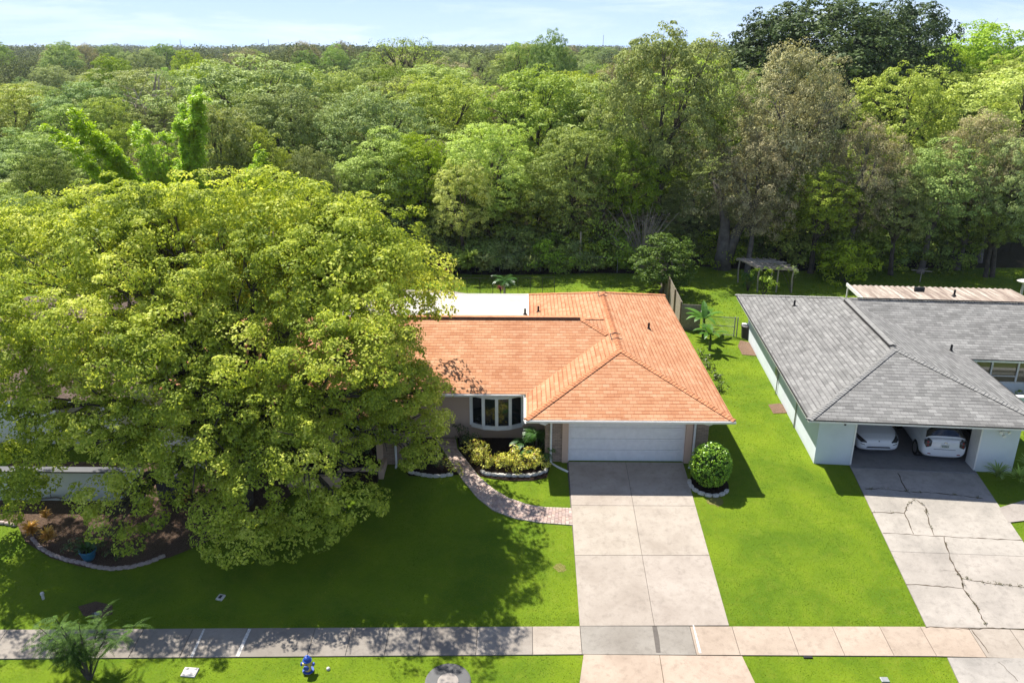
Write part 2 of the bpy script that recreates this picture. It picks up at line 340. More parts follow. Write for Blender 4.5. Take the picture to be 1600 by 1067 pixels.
# sheets that follow the ground profile
def drape(name, poly, mat, lift, kind='structure', parent=None, cols=None, thick=0.05):
    bm = bmesh.new(); vs = [bm.verts.new((p[0], p[1], 0)) for p in poly]; bm.faces.new(vs)
    for yk in YK[1:-1]+[18.5, 22.5, 25.5, 28.3]:
        bmesh.ops.bisect_plane(bm, geom=bm.verts[:]+bm.edges[:]+bm.faces[:], plane_co=(0, yk, 0), plane_no=(0, 1, 0))
    bmesh.ops.triangulate(bm, faces=bm.faces[:])
    for f in bm.faces:
        if f.normal.z < 0: f.normal_flip()
    for v in bm.verts: v.co.z = gz(v.co.y)+lift
    me = bpy.data.meshes.new(name); bm.to_mesh(me); bm.free(); me.materials.append(MATS[mat])
    o = bpy.data.objects.new(name, me); COL.objects.link(o)
    if parent is not None: o.parent = parent
    if kind: o['kind'] = kind
    return o
def px2(lst): return [G(*p) for p in lst]
# ------------------------------------------------------------------ ground
m = MB(); ys = YK[1:-1]; ys = [-60]+ys+[60, 120, 300, 900, 3500]
for i in range(len(ys)-1):
    a, b = ys[i], ys[i+1]; m.add([(-3000, a, gz(a)), (3000, a, gz(a)), (3000, b, gz(b)), (-3000, b, gz(b))], [(0, 1, 2, 3)])
tag(m.build('ground', 'forest_floor'), kind='structure')
# road with kerb (just below the frame)
m = MB(); m.add([(-60, 6, gz(10)+.02), (60, 6, gz(10)+.02), (60, 16.4, gz(16.4)-.02), (-60, 16.4, gz(16.4)-.02)], [(0, 1, 2, 3)])
plain('asphalt', (.06, .06, .06), .9, .2)
tag(m.build('road', 'asphalt'), kind='structure')
m = MB(); m.box((-60, 16.4, -1.8), (60, 16.6, gz(16.5)+.06)); tag(m.build('kerb', 'concrete', cols=[(.9, .9, .9)]*6), kind='structure')
DW = [(2.0, 30.45), (6.92, 30.45), (6.85, 21.5), (1.93, 21.42)]
APR = [(1.98, 20.28), (6.98, 20.28), (7.5, 16.6), (1.3, 16.6)]
RDW = [(13.97, 30.35), (19.12, 29.9), (18.35, 21.45), (13.3, 21.52)]
RAPR = [(13.4, 20.3), (18.9, 20.3), (19.6, 16.6), (13.0, 16.6)]
SB = [(-34, 20.9), (-17, 21.05), (1.9, 21.42), (13.3, 21.54), (16.5, 21.44), (30, 20.4)]
SF = [(-34, 19.8), (-17, 19.87), (1.9, 20.28), (13.3, 20.34), (16.5, 20.26), (30, 19.2)]
def edge(E_, x): return float(np.interp(x, [p[0] for p in E_], [p[1] for p in E_]))
lawn_poly = [(-60, 16.6), (60, 16.6), (60, 63), (28, 62.5), (20, 61.2), (12, 63.5), (6, 62), (-1, 61), (-8, 62), (-60, 60)]
drape('lawn', lawn_poly, 'lawn', .015)
PATHL = [(-3.95, 32.5), (-3.55, 31.6), (-2.89, 30.01), (-2.42, 29.05), (-1.78, 27.95), (-1.13, 27.2), (-.27, 26.72), (.77, 26.48), (1.98, 26.36)]
PATHR = [(-3.0, 32.5), (-2.85, 31.5), (-2.42, 30.6), (-1.82, 29.4), (-1.17, 28.55), (-.51, 27.95), (.36, 27.52), (1.0, 27.4), (1.98, 27.36)]
BEDR = [(-2.95, 32.6), (-2.75, 31.3), (-2.3, 30.3), (-1.75, 29.38), (-1.2, 29.2), (-.4, 29.05), (.5, 29.1), (1.05, 29.3), (1.25, 30.2), (1.1, 32.7)]
BEDL = [(-3.95, 32.5), (-3.5, 31.3), (-2.95, 30.1), (-2.65, 29.45), (-3.6, 29.3), (-4.7, 29.35), (-5.1, 29.9), (-5.1, 32.5)]
TBED = px2([(-60, 800), (0, 818), (28, 822), (40, 848), (80, 873), (125, 886), (165, 892), (215, 884), (265, 872), (300, 858), (345, 838)])+[Vector((-9.8, 27.0, 0)), Vector((-9.0, 28.8, 0)), Vector((-10, 30.2, 0)), Vector((-22, 30.2, 0))]
drape('flower_bed', BEDR, 'mulch', .045); drape('flower_bed', BEDL, 'mulch', .045); drape('flower_bed', TBED, 'brown_mulch', .04)
drape('bare_patch', px2([(1200, 633), (1218, 631), (1228, 634), (1230, 646), (1208, 647)]), 'bare_dirt', .04)
drape('bare_patch', [(12.7, 43.2), (13.6, 43.0), (13.7, 45.2), (13.2, 45.6), (12.8, 44.6)], 'bare_dirt', .04)
drape('bare_patch', px2([(122, 948), (150, 940), (176, 946), (176, 960), (150, 968), (130, 962)]), 'brown_mulch', .03)
def disc(c, r, n=20): return [(c[0]+r*math.cos(2*math.pi*i/n), c[1]+r*math.sin(2*math.pi*i/n)) for i in range(n)]
SC = (7.72, 28.95)
drape('flower_bed', disc(SC, .80), 'mulch', .04)
drape('planting_strip', [(-12, 61.2), (-8, 60.6), (-2, 59.9), (6, 60.6), (9, 60.5), (9.5, 64), (-12, 64)], 'mulch', .04)
drape('patio_slab', [(-12, 46.5), (.3, 46.5), (2.2, 54.2), (-3.6, 54.7), (-5.2, 55.6), (-12, 56)], 'plain_concrete', .06)
drape('patio_slab', [(19.6, 48), (32, 47), (33, 53), (20.2, 53)], 'plain_concrete', .06)
drape('side_path', px2([(1560, 795), (1600, 783), (1600, 815), (1575, 818)]), 'plain_concrete', .06)

DRY = [(7.75, 27.9, .34), (1.4, 24.1, .22)]
soil('dry_grass', (.17, .17, .04), (.30, .27, .09), .1)
for cx_, cy_, r_ in DRY: drape('dry_patch', [(cx_+r_*math.cos(a)*rnd.uniform(.7, 1.25), cy_+r_*math.sin(a)*rnd.uniform(.7, 1.25)) for a in np.linspace(0, 6.283, 18)[:-1]], 'dry_grass', .022)
# concrete panels
def slabs(name, quads, mat, lift, tones):
    """each panel its own slab, small joints between"""
    m = MB(); cols = []
    for q, t in zip(quads, tones):
        q = [Vector((p[0], p[1], 0)) for p in q]; c = sum(q, Vector())/4
        q = [p+(c-p).normalized()*.012 for p in q]
        yk = sorted(set([k for k in YK if min(q[0].y, q[1].y)+.05 < k < max(q[2].y, q[3].y)-.05]))
        ts = [0]+[min(1, max(0, (k-(q[0].y+q[1].y)/2)/((q[2].y+q[3].y)/2-(q[0].y+q[1].y)/2))) for k in yk]+[1]
        rows = [(q[0].lerp(q[3], t_), q[1].lerp(q[2], t_)) for t_ in ts]
        vs = []
        for a, b in rows: vs += [(a.x, a.y, gz(a.y)+lift), (b.x, b.y, gz(b.y)+lift)]
        nf = len(rows)-1; m.add(vs, [(2*i, 2*i+1, 2*i+3, 2*i+2) for i in range(nf)]); cols += [t]*nf
        # side skirts
        (a0, b0), (a1, b1) = rows[0], rows[-1]
        for u, v in ((a0, b0), (b0, b1), (b1, a1), (a1, a0)):
            m.add([(u.x, u.y, gz(u.y)+lift), (v.x, v.y, gz(v.y)+lift), (v.x, v.y, gz(v.y)-.06), (u.x, u.y, gz(u.y)-.06)], [(0, 3, 2, 1)]); cols.append(tuple(x*.8 for x in t))
    o = m.build(name, mat, cols=cols); return tag(o, kind='structure')
def lerp2(a, b, t): return (a[0]+(b[0]-a[0])*t, a[1]+(b[1]-a[1])*t)
def grid_quads(poly, us, vs_):
    tl, tr, br, bl = poly; out = []
    for i in range(len(vs_)-1):
        for j in range(len(us)-1):
            f = lambda u, v: lerp2(lerp2(tl, tr, u), lerp2(bl, br, u), v)
            out.append([f(us[j], vs_[i+1]), f(us[j+1], vs_[i+1]), f(us[j+1], vs_[i]), f(us[j], vs_[i])])
    return out
q = grid_quads(DW, [0, .5, 1], [0, .325, .635, 1])
drape('driveway_base', [(1.94, 30.4), (6.88, 30.4), (6.82, 21.5), (1.95, 21.45)], 'joint_dark', .03)
slabs('driveway', q, 'concrete', .052, [(1.0, .97, .95), (.99, .97, .95), (1.0, .98, .94), (.98, .96, .93), (.95, .93, .91), (.98, .96, .95)])
q = grid_quads(APR, [0, .48, 1], [0, 1]); slabs('driveway_apron', q, 'concrete', .052, [(1.06, .95, .86), (1.08, .96, .87)])
q = grid_quads(RDW, [0, 1], [0, .23, .60, 1])
drape('driveway_base', RDW[:2]+[(18.3, 21.5), (13.35, 21.57)], 'joint_dark', .03)
slabs('driveway', q, 'old_concrete', .052, [(.93, .95, .98), (1.0, .99, .96), (1.0, .98, .95)])
q = grid_quads(RAPR, [0, 1], [0, 1]); slabs('driveway_apron', q, 'old_concrete', .052, [(.93, .93, .92)])
xs = [-34, -31, -28, -25, -22, -19.2, -16.8, -14.7, -12.36, -10.75, -8.95, -6.74, -5.54, -4.31, -3.23, -1.42, .38, 1.94, 5.55, 6.93, 8.78, 10.22, 11.77, 13.1, 14.65, 15.98, 18.2, 21, 24, 27, 30]
q = []; tn = []
for a, b in zip(xs[:-1], xs[1:]):
    sk = .0
    q.append([(a, edge(SF, a)), (b, edge(SF, b)), (b, edge(SB, b)), (a, edge(SB, a))])
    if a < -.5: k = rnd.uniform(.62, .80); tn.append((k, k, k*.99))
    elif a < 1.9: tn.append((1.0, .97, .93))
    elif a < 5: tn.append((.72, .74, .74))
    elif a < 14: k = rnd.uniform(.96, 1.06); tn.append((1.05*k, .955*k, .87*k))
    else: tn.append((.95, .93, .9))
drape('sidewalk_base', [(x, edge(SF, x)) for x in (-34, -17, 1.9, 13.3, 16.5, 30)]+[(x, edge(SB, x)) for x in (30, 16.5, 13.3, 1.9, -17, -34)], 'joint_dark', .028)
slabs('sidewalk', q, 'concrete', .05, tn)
# darker wet run on the old sidewalk panel, narrow patched joints
drape('stain', px2([(1019, 980), (1026, 980), (1030, 1000), (1032, 1021), (1025, 1021), (1022, 1000)]), 'joint_dark', .056)
for pts in ([(318, 984), (321, 984), (302, 1028), (297, 1028)], [(388, 984), (393, 984), (374, 1027), (368, 1027)], [(1082, 978), (1084, 978), (1096, 1022), (1092, 1022)]):
    drape('joint_patch', px2(pts), 'stone_white', .056)
# cracks in the neighbour's drive
def crack(px, wd, mat='crack_dark'):
    pts = px2(px); out = []
    for a, b in zip(pts[:-1], pts[1:]):
        n = max(2, int((b-a).length/.16))
        for i in range(n): p = a.lerp(b, i/n); out.append((p.x+rnd.uniform(-.03, .03), p.y+rnd.uniform(-.03, .03)))
    out.append((pts[-1].x, pts[-1].y)); m = MB(); L_ = []; 
    for i, p in enumerate(out):
        a = out[max(0, i-1)]; b = out[min(len(out)-1, i+1)]; d = Vector((b[0]-a[0], b[1]-a[1])).normalized(); nn = Vector((-d.y, d.x))*wd*rnd.uniform(.15, 1.0)*.5
        L_.append(((p[0]+nn.x, p[1]+nn.y), (p[0]-nn.x, p[1]-nn.y)))
    for (a, b), (c, d) in zip(L_[:-1], L_[1:]): m.add([(q_[0], q_[1], gz(q_[1])+.056) for q_ in (a, b, d, c)], [(0, 1, 2, 3)])
    return tag(m.build('crack', mat), kind='structure')
weeds = []
for c_, w_ in (([(1352, 766), (1380, 765), (1420, 770), (1470, 772), (1535, 780)], .06), ([(1403, 741), (1408, 755), (1422, 773)], .05), ([(1362, 802), (1412, 803), (1418, 790), (1430, 781), (1446, 795), (1450, 815), (1459, 838)], .055),
        ([(1412, 803), (1418, 815), (1427, 836)], .045), ([(1474, 841), (1483, 870), (1490, 888), (1502, 905), (1506, 922), (1525, 950), (1541, 980)], .075), ([(1416, 914), (1450, 916), (1504, 921)], .05),
        ([(1504, 905), (1540, 912), (1600, 919)], .06), ([(1380, 834), (1440, 838), (1600, 846)], .045), ([(1445, 981), (1480, 983), (1600, 984)], .04), ([(1517, 985), (1530, 1000), (1544, 1022)], .05), ([(1560, 1035), (1590, 1066)], .05), ([(1470, 893), (1500, 894)], .02)):
    crack(c_, w_)
    if w_ > .05:      # weeds rooted in the wider cracks
        pp = px2(c_); r_w = np.random.RandomState(len(MATS)+int(w_*1000)+len(c_)); tw = []
        for _ in range(13):
            k = r_w.randint(len(pp)-1); q_ = pp[k].lerp(pp[k+1], r_w.uniform()); nb2 = r_w.randint(3, 16)
            C = np.array([q_.x, q_.y, gz(q_.y)+.07])+r_w.normal(size=(nb2, 3))*np.array([.035, .035, .012]); tw.append(np.concatenate([C, C+r_w.normal(size=C.shape)*.02, C+np.array([0, 0, .03])+r_w.normal(size=C.shape)*.03], 1).reshape(-1, 3))
        weeds.append(np.concatenate(tw))
crack([(893, 774), (1082, 774)], .01)
# paver path: individual bricks along the curve
def paver_path():
    m = MB(); cols = []; n = 64
    def samp(E_, t):
        d = [0]
        for a, b in zip(E_[:-1], E_[1:]): d.append(d[-1]+math.dist(a, b))
        t *= d[-1]; return (float(np.interp(t, d, [p[0] for p in E_])), float(np.interp(t, d, [p[1] for p in E_])))
    k = 5
    for i in range(n):
        off = .5 if i % 2 else 0
        us = [0]+[(j+off)/k for j in range(0 if off else 1, k)]+[1]
        us = sorted(set([0, .07]+[.07+.86*u for u in us if 0 < u < 1]+[.93, 1]))
        for u0, u1 in zip(us[:-1], us[1:]):
            g = .008; a, b = i/n, (i+1)/n
            c = []
            for t, u in ((a, u0), (a, u1), (b, u1), (b, u0)):
                l, r_ = samp(PATHL, t), samp(PATHR, t); c.append(Vector((*lerp2(l, r_, u), 0)))
            ce = sum(c, Vector())/4; c = [p+(ce-p).normalized()*g for p in c]
            z = .055+rnd.uniform(-.003, .003)
            v = [(p.x, p.y, gz(p.y)+z) for p in c]+[(p.x, p.y, gz(p.y)-.02) for p in c]
            m.add(v, [(3, 2, 1, 0), (0, 1, 5, 4), (1, 2, 6, 5), (2, 3, 7, 6), (3, 0, 4, 7)])
            t = rnd.choice([(.50, .37, .31), (.46, .34, .29), (.42, .33, .29), (.53, .42, .36), (.40, .30, .27), (.48, .39, .33)]); kk = rnd.uniform(.9, 1.1)
            if u1 < .08 or u0 > .92: t = (.50, .42, .37)
            cols += [tuple(x*kk for x in t)]*5
    o = m.build('path', 'paver', cols=cols); tag(o, kind='structure')
    drape('path_base', PATHL+PATHR[::-1], 'joint_dark', .03)
paver_path()

# ------------------------------------------------------------------ roofs
def roof_faces(x0, x1, y0, y1, z0, k, axis='y', hip0=True, hip1=True):
    if axis == 'y':
        hw = (x1-x0)/2; xm = (x0+x1)/2; zr = z0+k*hw; r0 = (xm, y0+hw, zr); r1 = (xm, y1-hw, zr)
        A, B, C_, D = (x0, y0, z0), (x1, y0, z0), (x1, y1, z0), (x0, y1, z0)
        return [[A, B, r0], [B, C_, r1, r0], [C_, D, r1], [D, A, r0, r1]], r0, r1
    hw = (y1-y0)/2; ym = (y0+y1)/2; zr = z0+k*hw; r0 = (x0+hw, ym, zr); r1 = (x1-hw, ym, zr)
    A, B, C_, D = (x0, y0, z0), (x1, y0, z0), (x1, y1, z0), (x0, y1, z0)
    return [[A, B, r1, r0], [B, C_, r1], [C_, D, r0, r1], [D, A, r0]], r0, r1
def roof_mesh(sets):
    m = MB(); uvs = []
    for fs in sets:
        for f in fs:
            p = [Vector(v) for v in f]; n = (p[1]-p[0]).cross(p[2]-p[0]).normalized(); n = n if n.z > 0 else -n
            u = Vector((0, 0, 1)).cross(n).normalized(); v = n.cross(u)
            m.add(p, [list(range(len(p)))]); uvs += [(q_.dot(u), q_.dot(v)) for q_ in p]
    return m, uvs
def caps(segs, k, wd=.14, step=.15):
    m = MB()
    for a, b, hip in segs:
        a = Vector(a); b = Vector(b); d = b-a; n = int(d.length/step); d.normalize(); s_ = Vector((d.y, -d.x, 0)).normalized(); dr = (k*.7071 if hip else k)*wd
        for i in range(n):
            p = a+d*(i*step); q_ = a+d*((i+1.25)*step); j = rnd.uniform(-.006, .006)
            up0 = .045+j; up1 = .022+j
            vs = []
            for pt, up in ((p, up0), (q_, up1)):
                vs += [pt+s_*wd+Vector((0, 0, up-dr)), pt+Vector((0, 0, up+.006)), pt-s_*wd+Vector((0, 0, up-dr))]
            vs += [p+s_*wd+Vector((0, 0, -dr)), p-s_*wd+Vector((0, 0, -dr))]
            m.add(vs, [(0, 1, 4, 3), (1, 2, 5, 4), (0, 6, 7, 2, 1)])
    return m
def framebox(x0, x1, y0, y1, z0, z1, t=.03):
    m = MB(); m.box((x0, y0, z0), (x1, y0+t, z1)); m.box((x0, y1-t, z0), (x1, y1, z1)); m.box((x0, y0+t, z0), (x0+t, y1-t, z1)); m.box((x1-t, y0+t, z0), (x1, y1-t, z1)); return m

# ------------------------------------------------------------------ orange house
KP = .34
oh = thing('house', 'single-storey tan house with orange shingle hip roof and white double garage door', 'house', (4.4, 36, 0))
wf, r0, r1 = roof_faces(.17, 8.67, 29.55, 47.0, 2.45, KP, 'y')
mf, m0, m1 = roof_faces(-16.2, 8.0, 32.1, 42.4, 2.45, KP, 'x')
lf, l0, l1 = roof_faces(-13.6, -4.6, 29.3, 41.0, 2.451, KP, 'y')
m, uv = roof_mesh([wf, mf, lf]); roof = m.build('roof', 'orange_shingle', oh, uvs=uv)
segs = [((.17, 29.55, 2.45), r0, True), ((8.67, 29.55, 2.45), r0, True), (r0, r1, False), ((.17, 47, 2.45), r1, True), ((8.67, 47, 2.45), r1, True)]
mv = (3.95, 38.3-.0, 0)
hipend = Vector(m1)+(Vector((8.0, 32.1, 2.45))-Vector(m1)).normalized()*1.75
hipend2 = Vector(m1)+(Vector((8.0, 42.4, 2.45))-Vector(m1)).normalized()*1.75
segs += [(m0, m1, False), (hipend, m1, True), (hipend2, m1, True), ((-4.6, 29.3, 2.45), l0, True), ((-13.6, 29.3, 2.45), l0, True), (l0, l1, False), ((-16.2, 32.1, 2.45), m0, True)]
for sg_ in segs: caps([sg_], KP).build('ridge_cap', 'orange_cap', roof)
# low metal ridge vent along the main ridge
m = MB(); m.beam((-7, m1[1]+.04, m1[2]+.075), (m1[0]-.05, m1[1]+.04, m1[2]+.075), .26, .05); m.build('ridge_vent', 'orange_cap', roof)
m = MB(); m.beam((-7, m1[1]-.095, m1[2]+.06), (m1[0]+.0, m1[1]-.095, m1[2]+.06), .015, .05); m.build('ridge_vent', 'dark_metal', roof)
for yy in (35.2, 35.9, 42.0, 42.9):   # ends of the wing's two ridge vents
    m = MB(); z = r0[2]+.075
    m.beam((4.42-.24, yy, z-.075), (4.42, yy, z), .03, .03); m.beam((4.42, yy, z), (4.42+.24, yy, z-.075), .03, .03); m.build('ridge_vent', 'dark_metal', roof)
for yy in (35.2, 42.0):
    m = MB(); m.beam((4.42-.24, yy, r0[2]-.0), (4.42-.24, yy+.75, r0[2]), .025, .04); m.build('ridge_vent', 'dark_metal', roof)
def stack(x, y, z, par, h=.32, r=.055, fl=.14):
    m = MB(); m.lathe((x, y, z-.1), [(r, 0), (r, h+.1), (r*.8, h+.1), (r*.8, h)], 10); o = m.build('vent_pipe', 'black_vent', par)
    m = MB(); m.lathe((x, y, z-.05), [(fl, 0), (r*1.1, .12)], 10); m.build('flashing', 'drip_edge', o)
stack(6.45, 38.6, 2.45+KP*(8.67-6.45), roof); stack(.9, 42.9, 2.45+KP*.7, roof); stack(.15, 42.65, 2.62, roof)
# fascia, gutters
m = MB()
for a in ((.17, 8.67, 29.55, 47.0), (-16.2, 8.0, 32.1, 42.4), (-13.6, -4.6, 29.3, 41.0)):
    pass
m.box((.20, 29.58, 2.29), (8.64, 29.61, 2.44)); m.box((.20, 29.61, 2.29), (.23, 32.1, 2.44)); m.box((8.61, 29.61, 2.29), (8.64, 46.95, 2.44)); m.box((.23, 46.92, 2.29), (8.61, 46.95, 2.44))
m.box((-4.6, 32.13, 2.29), (.20, 32.16, 2.44)); m.box((-13.57, 29.33, 2.29), (-4.63, 29.36, 2.44)); m.box((-4.66, 29.36, 2.29), (-4.63, 32.13, 2.44)); m.box((-13.57, 29.36, 2.29), (-13.54, 32.1, 2.44))
m.box((.20, 42.5, 2.29), (.23, 46.92, 2.44))
m.build('fascia', 'offwhite_paint', oh)
def gutter(p, q_, nrm):
    """K-style gutter along an eave, open on top"""
    p = Vector(p); q_ = Vector(q_); n = Vector(nrm); m = MB(); prof = [(0, 0), (0, -.11), (.08, -.11), (.12, -.05), (.12, .0), (.108, .0), (.105, -.045), (.075, -.1), (.012, -.1), (.012, 0)]
    a = [p+n*x+Vector((0, 0, z)) for x, z in prof]; b = [q_+n*x+Vector((0, 0, z)) for x, z in prof]; k = len(prof)
    m.add(a+b, [(i, (i+1) % k, (i+1) % k+k, i+k) for i in range(k)]+[list(range(k))[::-1], list(range(k, 2*k))]); return m
gutter((.16, 29.575, 2.43), (8.72, 29.575, 2.43), (0, -1, 0)).build('gutter', 'white_trim', oh)
gutter((.195, 29.45, 2.43), (.195, 32.0, 2.43), (-1, 0, 0)).build('gutter', 'white_trim', oh)
gutter((-4.5, 32.125, 2.43), (-.05, 32.125, 2.43), (0, -1, 0)).build('gutter', 'white_trim', oh)
gutter((-13.6, 29.325, 2.43), (-4.55, 29.325, 2.43), (0, -1, 0)).build('gutter', 'white_trim', oh)
m = MB(); m.box((.26, 29.62, 2.30), (8.58, 46.9, 2.315)); m.box((-16.1, 32.2, 2.296), (.25, 42.3, 2.311)); m.box((-13.5, 29.4, 2.304), (-4.7, 32.19, 2.319)); m.build('soffit', 'soffit', oh)
# walls
m = MB()
m.box((1.0, 30.75, -.3), (1.2, 46.3, 2.3)); m.box((7.7, 30.75, -.3), (7.9, 46.3, 2.3)); m.box((1.2, 46.1, -.3), (7.7, 46.3, 2.3))
m.box((-4.9, 32.6, -.3), (-2.3, 32.8, 2.296)); m.box((-2.3, 32.6, -.3), (.05, 32.8, .72)); m.box((-2.3, 32.6, 2.22), (.05, 32.8, 2.296)); m.box((.05, 32.6, -.3), (1.0, 32.8, 2.296))
m.box((-5.1, 30.4, -.4), (-4.9, 32.8, 2.3)); m.box((-12.8, 31.7, -.3), (-6.15, 31.9, 2.3)); m.box((-12.8, 31.9, -.3), (-12.6, 41, 2.3)); m.box((-15.5, 41.3, -.3), (1.0, 41.5, 2.29)); m.box((-15.5, 33, -.3), (-15.3, 41.3, 2.29))
m.build('wall', 'beige_stucco', oh)
for a_, b_ in (((1.0, 30.5, -.3), (1.72, 30.75, 2.3)), ((7.22, 30.5, -.3), (7.9, 30.75, 2.3)), ((-5.9, 30.2, -.4), (-5.1, 30.4, 2.3))): m = MB(); m.box(a_, b_); m.build('brick_wall', 'tan_brick', oh)
m = MB(); m.box((1.72, 30.42, -.3), (1.98, 30.8, 2.3)); m.box((6.94, 30.42, -.3), (7.22, 30.8, 2.3)); m.box((1.98, 30.44, 2.13), (6.94, 30.8, 2.3)); m.build('garage_trim', 'tan_trim', oh)
m = MB(); m.box((-6.15, 30.05, -.4), (-5.9, 30.4, 2.3)); m.build('column', 'tan_trim', oh)
# sectional garage door, four rows of pressed panels
gd = MB(); hh = 2.12/4
for i in range(4):
    z0 = .01+i*hh; gd.box((2.03, 30.60, z0), (6.89, 30.64, z0+hh-.012))
    for j in range(8):
        x0 = 2.03+.06+j*(4.86/8); gd.box((x0, 30.588, z0+.075), (x0+4.86/8-.12, 30.60, z0+hh-.09))
gdo = gd.build('garage_door', 'white_paint', oh)
for a_, b_ in (((1.98, 30.56, 0), (2.03, 30.66, 2.13)), ((6.89, 30.56, 0), (6.94, 30.66, 2.13))): m = MB(); m.box(a_, b_); m.build('door_jamb', 'white_trim', oh)
m = MB(); m.box((2.03, 30.66, 0.0), (6.89, 30.68, 2.13)); m.build('door_backing', 'dark_interior', oh)
# bay window
bay = MB(); bp = [(-2.30, 32.58), (-1.82, 32.30), (-1.12, 32.18), (-.42, 32.30), (.04, 32.58)]
bp = [(-2.28, 32.58), (-1.72, 32.28), (-1.12, 32.19), (-.52, 32.28), (.03, 32.58)]
z0, z1 = .72, 2.24
f = MB(); poly = bp
f.prism([(p[0]*1.0+(0), p[1]-.03) for p in bp]+[(.03, 32.62), (-2.28, 32.62)], z0-.1, z0); f.prism([(p[0], p[1]-.02) for p in bp]+[(.03, 32.62), (-2.28, 32.62)], z1, z1+.055)
for i, p in enumerate(bp): f.beam((p[0], p[1]+.02, z0), (p[0], p[1]+.02, z1), .14, .10, (0, 1, 0))
for a, b in zip(bp[:-1], bp[1:]):
    a = Vector((*a, 0)); b = Vector((*b, 0)); d = (b-a).normalized(); o_ = d*.07
    for z in (z0+.05, z1-.05): f.beam(a+o_+Vector((0, .02, z)), b-o_+Vector((0, .02, z)), .07, .1)
bw = f.build('bay_window', 'white_trim', oh)
for a, b in zip(bp[:-1], bp[1:]):
    a = Vector((*a, 0)); b = Vector((*b, 0)); d = (b-a).normalized(); a += d*.07; b -= d*.07; n = Vector((-d.y, d.x, 0)); a += n*.03; b += n*.03
    m = MB(); m.add([a+Vector((0, 0, z0+.08)), b+Vector((0, 0, z0+.08)), b+Vector((0, 0, z1-.08)), a+Vector((0, 0, z1-.08))], [(0, 1, 2, 3)]); m.build('pane', 'window_glass', bw)
m = MB(); m.box((-2.25, 32.9, .4), (0, 32.95, 2.25)); m.build('curtain', 'dark_interior', oh)
# downspouts
def spout(pts, par=oh, r=.05):
    m = MB(); m.tube(pts, r, 8); return m.build('downspout', 'white_trim', par)
spout([(.75, 29.52, 2.33), (.95, 29.65, 2.2), (1.22, 30.36, 2.02), (1.24, 30.42, 1.9), (1.24, 30.42, .08), (1.28, 30.38, -.02), (1.55, 30.05, -.02), (1.85, 29.78, -.03), (1.96, 29.72, -.06)])
spout([(7.75, 29.53, 2.33), (7.7, 29.7, 2.2), (7.32, 30.36, 2.02), (7.30, 30.41, 1.9), (7.30, 30.41, .1), (7.28, 30.3, .0), (7.1, 30.05, -.02)])
spout([(-4.95, 29.25, 2.33), (-4.98, 29.4, 2.2), (-5.3, 30.08, 2.05), (-5.35, 30.13, 1.9), (-5.35, 30.13, .0), (-5.35, 29.9, -.08)])
# planter by the entry
m = MB(); m.box((-7.6, 29.15, -.5), (-5.75, 29.33, .32)); m.box((-5.93, 29.33, -.5), (-5.75, 30.2, .32)); m.box((-7.6, 28.55, -.5), (-7.42, 29.15, .32)); m.box((-9.6, 28.55, -.5), (-7.6, 28.73, .32)); m.build('planter_wall', 'tan_trim', oh, bevel=.01)
m = MB(); m.box((-9.6, 28.8, -.3), (-5.95, 31.7, .22)); m.build('planter_soil', 'mulch', oh)
m = MB(); m.box((-8.8, 31.62, .7), (-7.2, 31.68, 1.9)); wfm = m.build('window', 'white_trim', oh)
m = MB(); m.box((-8.7, 31.6, .78), (-7.3, 31.615, 1.82)); m.build('pane', 'window_glass', wfm)
# flat white patio roof behind the ridge
m = MB(); m.box((-7.0, 42.35, 2.52), (.30, 46.45, 2.60)); pr = m.build('patio_roof', 'patio_white', oh)
m = MB(); m.box((-7.0, 46.45, 2.45), (.36, 46.52, 2.63)); m.box((.30, 42.35, 2.45), (.36, 46.45, 2.63)); m.build('fascia', 'white_trim', pr)
for x in (-6.8, -3.3, .1): m = MB(); m.box((x-.05, 46.3, 0), (x+.05, 46.4, 2.45)); m.build('post', 'white_trim', pr)

# ------------------------------------------------------------------ grey house (own frame: x along its front eave, y back)
gh = thing('house', 'single-storey pale blue-white house with grey shingle roof and open two-car garage', 'house', (11.73, 29.68, 0), -R(4.4))
KG = .30
def LB(m, name, mat, par=gh, **k):   # local build under the house
    inv = full(gh); m.v = [tuple(inv @ Vector(v)) for v in m.v]; return m.build(name, mat, par, **k)
wf, g0, g1 = roof_faces(0, 9.6, 0, 17.45, 2.45, KG, 'y'); mf, h0, h1 = roof_faces(.35, 24, 7.65, 17.2, 2.452, KG+.012, 'x')
m, uv = roof_mesh([wf, mf]); groof = LB(m, 'roof', 'grey_shingle', uvs=uv)
hv = Vector(h0)+(Vector((.35, 17.2, 2.45))-Vector(h0)).normalized()*0
segs = [((0, 0, 2.45), g0, True), ((9.6, 0, 2.45), g0, True), ((g0[0], g0[1], g0[2]), (g1[0], g1[1], g1[2]), False), ((0, 17.45, 2.45), g1, True), (h0, h1, False)]
for sg_ in segs: LB(caps([sg_], KG), 'ridge_cap', 'grey_cap', groof)
m = MB(); m.beam((g0[0], g0[1]+.3, g0[2]+.08), (g0[0], g1[1]-.6, g0[2]+.08), .24, .03); m.beam((g0[0]-.13, g0[1]+.3, g0[2]+.055), (g0[0]-.13, g1[1]-.6, g0[2]+.055), .02, .06); LB(m, 'ridge_vent', 'grey_cap', groof)
m = MB(); m.beam((g0[0]-.15, g0[1]+.3, g0[2]+.05), (g0[0]-.15, g1[1]-.6, g0[2]+.05), .03, .07); m.beam((g0[0]-.15, g0[1]+.27, g0[2]+.03), (g0[0], g0[1]+.27, g0[2]+.11), .03, .03); m.beam((g0[0], g0[1]+.27, g0[2]+.11), (g0[0]+.17, g0[1]+.27, g0[2]+.03), .03, .03)
